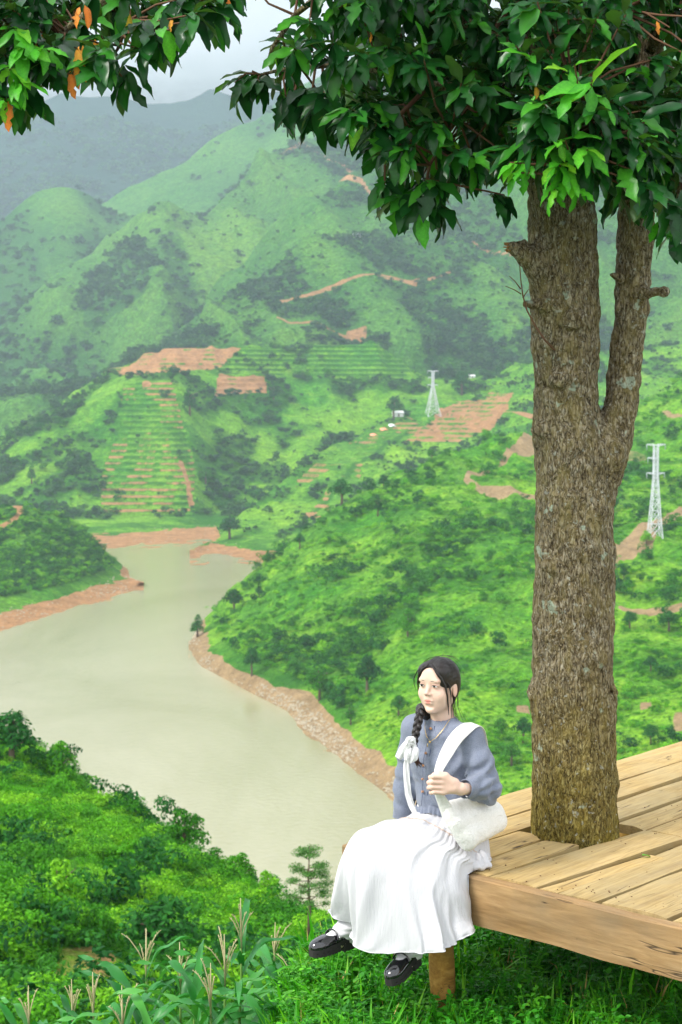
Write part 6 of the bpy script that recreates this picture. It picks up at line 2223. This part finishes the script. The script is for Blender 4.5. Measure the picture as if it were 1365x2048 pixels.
# necklace and bracelet
nk = [NB + A1 * .048 + AZ * .022, on_front(899, 1440, .004), on_front(886, 1460, .004), on_front(872, 1476, .005), on_front(861, 1483, .006), on_front(853, 1472, .005), on_front(850, 1455, .004), on_front(851, 1444, .004)]
mb = MB(); mb.tube([p - PO for p in nk], .0013, 5)
neck = mb.obj('necklace', [M_GOLD], person)
p = on_front(860, 1484, .008) - PO
mb = MB(); mb.tube([p, p + [0, -.004, 0]], [.0055, .005], 8); mb.tube([p + [-.009, -.002, -.006], p + [-.010, -.002, -.020]], [.0015, .0032], 6)
mb.obj('pendant', [M_GOLD], neck)
c0 = WL + (W0 - EL_) * -.02
rb_ = [c0 + u_ * (.0262 * math.cos(a)) + w_ * (.0262 * math.sin(a)) for a in np.linspace(0, 2 * np.pi, 24)]
mb = MB(); mb.tube([p - PO for p in rb_], .0013, 5, False); mb.obj('bracelet', [M_SILVER], person)

# skirt: rings from the waist over the lap and down (a, b, z in deck coordinates)
# each ring: side her left, front/top, side her right, back/under
RINGS = [
    ((.585, .155, .225), (.470, .055, .225), (.360, .155, .225), (.470, .240, .225)),
    ((.620, .150, .165), (.470, .020, .205), (.325, .150, .165), (.470, .270, .165)),
    ((.665, .105, .055), (.470, -.030, .195), (.290, .110, .080), (.470, .285, .030)),
    ((.705, .050, .030), (.475, -.100, .186), (.285, .020, .095), (.470, .200, .006)),
    ((.712, -.020, .020), (.480, -.190, .180), (.325, -.110, .105), (.475, .080, .006)),
    ((.728, -.052, -.040), (.492, -.285, .158), (.345, -.235, .110), (.480, -.030, -.030)),
    ((.742, -.062, -.085), (.508, -.345, .085), (.338, -.300, .075), (.480, -.040, -.080)),
    ((.742, -.072, -.130), (.522, -.372, -.010), (.300, -.310, -.010), (.470, -.044, -.130)),
    ((.746, -.080, -.170), (.540, -.380, -.120), (.245, -.285, -.130), (.460, -.046, -.180)),
    ((.758, -.090, -.190), (.560, -.372, -.245), (.185, -.240, -.230), (.450, -.048, -.240)),
    ((.764, -.094, -.205), (.566, -.368, -.285), (.165, -.236, -.245), (.450, -.050, -.262)),
]
RG = np.array(RINGS)
nT, nP = 130, 300
tt_ = np.linspace(0, len(RINGS) - 1, nT); ph = np.linspace(0, 2 * np.pi, nP, endpoint=False)


def catmull(Pk, t_):
    n_ = len(Pk); i = np.clip(np.floor(t_).astype(int), 0, n_ - 2); f = t_ - i
    g_ = lambda k: Pk[np.clip(k, 0, n_ - 1)]
    p0, p1, p2, p3 = g_(i - 1), g_(i), g_(i + 1), g_(i + 2)
    sh = (-1,) + (1,) * (Pk.ndim - 1); f = f.reshape(sh)
    return .5 * (2 * p1 + (p2 - p0) * f + (2 * p0 - 5 * p1 + 4 * p2 - p3) * f ** 2 + (3 * p1 - p0 - 3 * p2 + p3) * f ** 3)


R4 = catmull(RG, tt_)                                     # nT,4,3
Ls, Fr, Rs, Bk = R4[:, 0], R4[:, 1], R4[:, 2], R4[:, 3]
cx_ = (Ls + Rs) / 2
e_ = .68
cc, ss = np.cos(ph), np.sin(ph)
wc = np.sign(cc) * np.abs(cc) ** e_; wsn = np.sign(ss) * np.abs(ss) ** e_
cen = (Fr + Bk) / 2 * .5 + cx_ * .5
SK = cen[:, None] + np.where(wc[None, :, None] > 0, (Ls - cen)[:, None] * wc[None, :, None], (Rs - cen)[:, None] * -wc[None, :, None]) \
    + np.where(wsn[None, :, None] > 0, (Fr - cen)[:, None] * wsn[None, :, None], (Bk - cen)[:, None] * -wsn[None, :, None])
T_, PH = np.meshgrid(tt_, ph, indexing='ij')
out = SK - cen[:, None]; out /= np.maximum(np.linalg.norm(out, axis=2, keepdims=True), 1e-6)
hang = smooth01(5.0, 9.5, T_)
lap = 1 - smooth01(5.0, 7.0, T_)
tier = smooth01(1.9, 2.1, T_)
nzs = fbm(np.cos(PH) * 2 + T_ * .25, np.sin(PH) * 2 + T_ * .12, octaves=3, seed=80)
fold = hang * (.019 * np.sin(PH * 7 + 1.2 + 2.2 * nzs) + .009 * np.sin(PH * 15 + .5 + 3 * nzs) + .004 * np.sin(PH * 31 + 4 * nzs))
fold += lap * tier * (.0030 * np.sin(PH * 46 + 5 * nzs) * (1 - smooth01(2, 5.5, T_)) + .005 * np.sin(PH * 11 + 4 * nzs) + .006 * nzs)
fold += (1 - tier) * .003 * np.sin(PH * 28 + 5 * nzs)
# hollow between the two knees and along the shins
vk = np.exp(-((PH - 1.62) / .16) ** 2) * smooth01(4.2, 5.5, T_) * (1 - smooth01(7.5, 9.5, T_))
fold -= .004 * vk
vk2 = np.exp(-((PH - 2.25) / .10) ** 2) * smooth01(6.2, 8.5, T_)
fold -= .030 * vk2
SK = SK + out * fold[..., None]
SK[..., 2] += .004 * np.sin(PH * 9 + 2 * nzs) * hang
SK[..., 2] += .095 * np.exp(-((PH - 2.62) / .55) ** 2) * smooth01(7.5, 10, T_)
Wd = np.stack([DA[0] + SK[..., 0] * E1[0] + SK[..., 1] * E2[0], DA[1] + SK[..., 0] * E1[1] + SK[..., 1] * E2[1], SK[..., 2]], -1)
# keep the cloth off the planks and the beam
inside = (SK[..., 1] > -.03)
Wd[..., 2] = np.where(inside & (T_ < 5.2), np.maximum(Wd[..., 2], .005), Wd[..., 2])
hid = (T_ > 4.6) & (SK[..., 1] > -.032)
sh = np.where(hid, -.032 - SK[..., 1], 0)
Wd[..., 0] += sh * E2[0]; Wd[..., 1] += sh * E2[1]
skirt = link('skirt', mesh_np('skirt', Wd.reshape(-1, 3) - PO, grid_faces(nT, nP, True)[:, ::-1], [M_SKIRT], True), person)
mb = MB(); r_ = list(range(nP)) + [0]
mb.tube(Wd[-1][r_] - PO, .0022, 5, False); mb.obj('hem', [M_SKIRT], skirt)
k2 = int(np.argmin(np.abs(tt_ - 2.0)))
mb = MB(); ring = Wd[k2][r_] + out[k2][r_][:, 0:1] * 0
ring = ring + np.stack([0 * ph, 0 * ph, .003 + 0 * ph], 1)[r_ if False else [i % nP for i in r_]]
wig = np.array([[0, 0, .0015 * math.sin(i * 1.3)] for i in range(len(r_))])
mb.tube(ring + wig - PO, .0021, 5, False)
for i in range(0, nP, 9):
    b_ = ring[i] - PO
    mb.tube([b_, b_ + [rh.gauss(0, .004), -.004, -.009], b_ + [rh.gauss(0, .006), -.005, -.015]], [.0018, .0036, .001], 4)
mb.obj('tier_trim', [M_TRIM], skirt)
# bunched cloth on the planks at her left
gv = Vol((.40, 6.68, -.03), (.75, 7.10, .20), 0.0045)
for (a, b, z, r) in ((.665, .075, .028, (.050, .060, .026)), (.690, .055, .020, (.040, .030, .018)), (.655, .120, .035, (.050, .050, .030)), (.70, .10, .016, (.032, .034, .014))):
    gv.ell(L3(a, b, z), r, .02, M=MB3)
V, F = gv.nets(); V = relax(V, F, 2)
N = normals(V, F)
V = V + N * (.004 * np.sin(V[:, 0] * 150 + V[:, 1] * 60 + 4 * fbm(V[:, 0] * 14, V[:, 1] * 14, V[:, 2] * 10, seed=7)))[:, None]
V[:, 2] = np.maximum(V[:, 2], .004)
link('skirt_gather', mesh_np('skirt_gather', V - PO, F, [M_SKIRT], True), person)


# shoes
def shoe(an, toe, upv, label):
    """an = ankle joint, toe = toe tip; builds sock and shoe around them."""
    X_ = toe - an; X_ /= np.linalg.norm(X_)
    up = np.array(upv, float); Y_ = np.cross(up, X_); Y_ /= np.linalg.norm(Y_); Z_ = np.cross(X_, Y_)
    M = np.stack([X_, Y_, Z_], 1)
    L = .235
    org = toe - X_ * L
    T = lambda x, y, z: org + M @ np.array([x, y, z])
    bm_, ax_ = None, None
    n_ = 40
    xs = np.linspace(0, 1, n_)
    def hw(s):                                       # half width along the sole
        return .0385 * (np.clip(1 - ((s - .72) / .29) ** 2, 0, 1) ** .5 if s > .72 else (.82 + .18 * smooth01(.35, .72, s)) * (np.clip(1 - ((.10 - s) / .10) ** 2, 0, 1) ** .5 if s < .10 else 1))
    HWs = np.array([hw(s) for s in xs]) + .0015
    sole = MB()
    # sole body: rings across, from underside to welt
    def slab(x0, x1, zb0, zb1, zt0, zt1, grow=1.0, nn=22):
        s = np.linspace(x0, x1, nn)
        w = np.interp(s, xs, HWs) * grow
        zb = np.interp(s, [x0, x1], [zb0, zb1]); zt = np.interp(s, [x0, x1], [zt0, zt1])
        # toothed edge
        tooth = np.where(np.arange(nn) % 5 < 4, 0, .0055)
        rows = np.stack([np.stack([s * L, w, zt], 1), np.stack([s * L, w * .97, zb + tooth], 1), np.stack([s * L, -w * .97, zb + tooth], 1), np.stack([s * L, -w, zt], 1)], 1)
        Vv = rows.reshape(-1, 3) @ M.T + org - PO
        sole.add(Vv, grid_faces(nn, 4, True))
        for e in (0, (nn - 1) * 4):
            sole.f4.append(np.array([(e, e + 1, e + 2, e + 3)]) + sole.n - len(Vv))
    slab(.0, 1.0, -.014, -.010, .012, .008, 1.06, 48)
    slab(.0, .33, -.048, -.044, -.012, -.012, 1.05, 18)
    slab(.42, 1.0, -.034, -.022, -.012, -.010, 1.07, 34)
    sh_ = bpy.data.objects.new('shoe', sole.mesh('shoe', [M_RUBBER], False)); COL.objects.link(sh_); sh_.parent = person; sh_['label'] = label
    # upper: a smooth patent shell with the opening cut out
    uv = Vol((-.02, -.07, -.03), (L + .03, .07, .13), .0026)
    el = lambda c, r, k=.012, mode='add': uv.ell((c[0] * L, c[1], c[2]), r, k, mode)
    el((.80, 0, .012), (.20 * L, .0385, .032), .0)
    el((.62, 0, .012), (.22 * L, .0375, .036), .02)
    el((.42, 0, .010), (.24 * L, .0335, .038), .02)
    el((.20, 0, .014), (.19 * L, .0335, .050), .02)
    el((.10, 0, .040), (.10 * L, .0270, .040), .02)
    el((.38, 0, .078), (.275 * L, .0295, .054), .006, 'sub')
    el((.50, 0, .062), (.13 * L, .0250, .030), .008, 'sub')
    Vv, Fv = uv.nets()
    Vv = relax(Vv, Fv, 2)
    Vv[:, 2] = np.maximum(Vv[:, 2], .004)
    me = mesh_np('upper', Vv @ M.T + org - PO, Fv, [M_PATENT], True)
    link('upper', me, sh_)
    # instep strap with a small buckle
    mb = MB(); st = []
    for a in np.linspace(-.1, np.pi + .1, 14):
        st.append(T(.50 * L - .010 * math.sin(a), .0385 * math.cos(a), .022 + .034 * math.sin(a)) - PO)
    mb.tube(st, .0055, 8, flat=.6); mb.obj('strap', [M_PATENT], sh_)
    mb = MB(); p = T(.45 * L, .037, .032) - PO; mb.tube([p, p + M @ np.array([0, .006, 0])], [.005, .004], 8); mb.obj('buckle', [M_SILVER], sh_)
    # sock
    kv = Vol(np.minimum(an, toe) - .12, np.maximum(an, toe) + .14, .0036)
    kv.cap(T(.16 * L, 0, .030), T(.70 * L, 0, .016), .036, .022, .01)
    kv.cap(T(.20 * L, 0, .04), an, .036, .034, .03)
    up2 = (KR if an is AR else KL) - an; up2 /= np.linalg.norm(up2)
    kv.cap(an, an + up2 * .10, .035, .042, .02)
    V, F = kv.nets(); V = relax(V, F, 1)
    N = normals(V, F)
    V = V + N * (.0014 * np.sin(V[:, 2] * 260 + 3 * fbm(V[:, 0] * 30, V[:, 1] * 30, V[:, 2] * 10, seed=3)))[:, None]
    link('sock', mesh_np('sock', V - PO, F, [M_SOCK], True), person)


shoe(AR, TR, (.05, 0, 1), 'black patent shoe with a chunky sole, the raised outer one at the left')
shoe(AL, TL, (-.25, -.25, 1), 'black patent shoe with a chunky sole, half hidden under the skirt hem')

# white bow and streamer tied on the braid
def flat_lobe(pts, widths, thick, seedk):
    mb_ = MB(); pts = np.array(pts); n_ = 18
    s0 = np.linspace(0, 1, len(pts)); s = np.linspace(0, 1, n_)
    C_ = np.stack([np.interp(s, s0, pts[:, i]) for i in range(3)], 1)
    W_ = np.interp(s, s0, widths)
    tg = np.gradient(C_, axis=0); tg /= np.linalg.norm(tg, axis=1, keepdims=True)
    sd = np.cross(tg, np.array([0, -1.0, 0])); sd /= np.linalg.norm(sd, axis=1, keepdims=True)
    k = 7; u = np.linspace(-1, 1, k)
    Vf = C_[:, None] + sd[:, None] * (W_[:, None] * u[None])[..., None] + np.array([0, -1.0, 0]) * (thick * (1 - u[None] ** 2)[..., None] + .004 * np.sin(u[None] * 5 + s[:, None] * 9 + seedk)[..., None])
    mb_.add((Vf.reshape(-1, 3)) - PO, grid_faces(n_, k))
    return mb_
bow = flat_lobe([Q(829, 1490, 6.872), Q(818, 1484, 6.862), Q(808, 1500, 6.868), Q(797, 1516, 6.878)], [.008, .017, .021, .016], .012, 0).obj('ribbon_bow', [M_LACE], person)
for i, (pts, wd) in enumerate([
        ([Q(830, 1488, 6.868), Q(826, 1478, 6.86), Q(818, 1480, 6.856), Q(812, 1490, 6.86)], [.007, .013, .014, .006]),
        ([Q(829, 1492, 6.868), Q(832, 1502, 6.86), Q(828, 1516, 6.86), Q(820, 1526, 6.868)], [.008, .016, .017, .005]),
        ([Q(822, 1494, 6.866), Q(816, 1508, 6.858), Q(812, 1520, 6.86)], [.008, .017, .008])]):
    flat_lobe(pts, wd, .010, i).obj('ribbon_loop', [M_LACE], bow)
flat_lobe([Q(818, 1505, 6.870), Q(813, 1530, 6.872), Q(814, 1560, 6.872), Q(817, 1590, 6.872), Q(824, 1612, 6.868), Q(831, 1628, 6.862)], [.010, .013, .013, .014, .013, .010], .004, 3).obj('ribbon_tail', [M_LACE], bow)
mb = MB(); p = Q(829, 1491, 6.868) - PO; mb.tube([p + [-.008, 0, .004], p, p + [.008, 0, -.004]], [.006, .010, .006], 8); mb.obj('ribbon_knot', [M_LACE], bow)

# ------------------------------------------------------------------ the shoulder bag
BO = Q(950, 1640, 6.88)
bag = thing('shoulder_bag', 'ivory embossed fabric shoulder bag resting against her left hip', 'bag', BO)
gv = Vol(Q(850, 1720, 6.60) - .05, Q(1040, 1550, 7.15) + .05, 0.0045)
for p0, p1, r0, r1 in ((Q(897, 1614, 6.750), Q(978, 1592, 6.93), .026, .026), (Q(912, 1642, 6.750), Q(989, 1618, 6.95), .036, .036), (Q(928, 1666, 6.762), Q(997, 1636, 6.96), .038, .036), (Q(938, 1682, 6.775), Q(996, 1650, 6.95), .030, .030), (Q(903, 1630, 6.745), Q(936, 1686, 6.76), .028, .024)):
    gv.cap(p0, p1, r0, r1, .035)
V, F = gv.nets(); V = relax(V, F, 1)
N = normals(V, F)
dq = .006 * fbm(V[:, 0] * 13, V[:, 1] * 13, V[:, 2] * 13, 3, seed=90)
V = V + N * dq[:, None]
link('bag_body', mesh_np('bag_body', V - BO, F, [M_BAG], True), bag)


def strap(name, pts, w, thick=.006, wd=None):
    pts = np.array(pts); n_ = 60; s0 = np.linspace(0, len(pts) - 1, n_)
    C_ = catmull(pts, s0)
    W_ = np.interp(s0, np.arange(len(pts)), w)
    tg = np.gradient(C_, axis=0); tg /= np.linalg.norm(tg, axis=1, keepdims=True)
    Nn = catmull(np.array(wd, float), s0); Nn /= np.linalg.norm(Nn, axis=1, keepdims=True)
    sd = np.cross(tg, Nn); sd /= np.linalg.norm(sd, axis=1, keepdims=True); Nn = np.cross(sd, tg)
    k = 12; a = np.linspace(0, 2 * np.pi, k, endpoint=False)
    rows = C_[:, None] + sd[:, None] * (W_[:, None] * (np.sign(np.cos(a)) * np.abs(np.cos(a)) ** .7)[None])[..., None] + Nn[:, None] * (thick * np.sin(a)[None] * (1 + .35 * np.cos(3 * a)))[..., None]
    link(name, mesh_np(name, rows.reshape(-1, 3) - BO, grid_faces(n_, k, True), [M_BAG], True), bag)


strap('bag_strap', [Q(905, 1650, 6.735), Q(890, 1612, 6.725), Q(876, 1582, 6.690), Q(873, 1560, 6.672), Q(880, 1535, 6.70), Q(893, 1508, 6.775), Q(908, 1482, 6.825), Q(926, 1462, 6.845), Q(944, 1450, 6.885), Q(958, 1456, 6.95), Q(966, 1490, 7.02), Q(972, 1540, 7.02), Q(982, 1590, 6.96)],
      [.030, .026, .018, .012, .020, .027, .030, .032, .033, .03, .026, .024, .024], .005,
      [(0, -1, .2), (-.3, -1, .2), (-.4, -1, 0), (-.4, -1, 0), (-.3, -1, .2), (-.2, -1, .35), (-.2, -1, .6), (-.1, -.8, 1), (0, -.2, 1), (.5, .4, .8), (.6, 1, .2), (.6, 1, 0), (.6, 1, 0)])
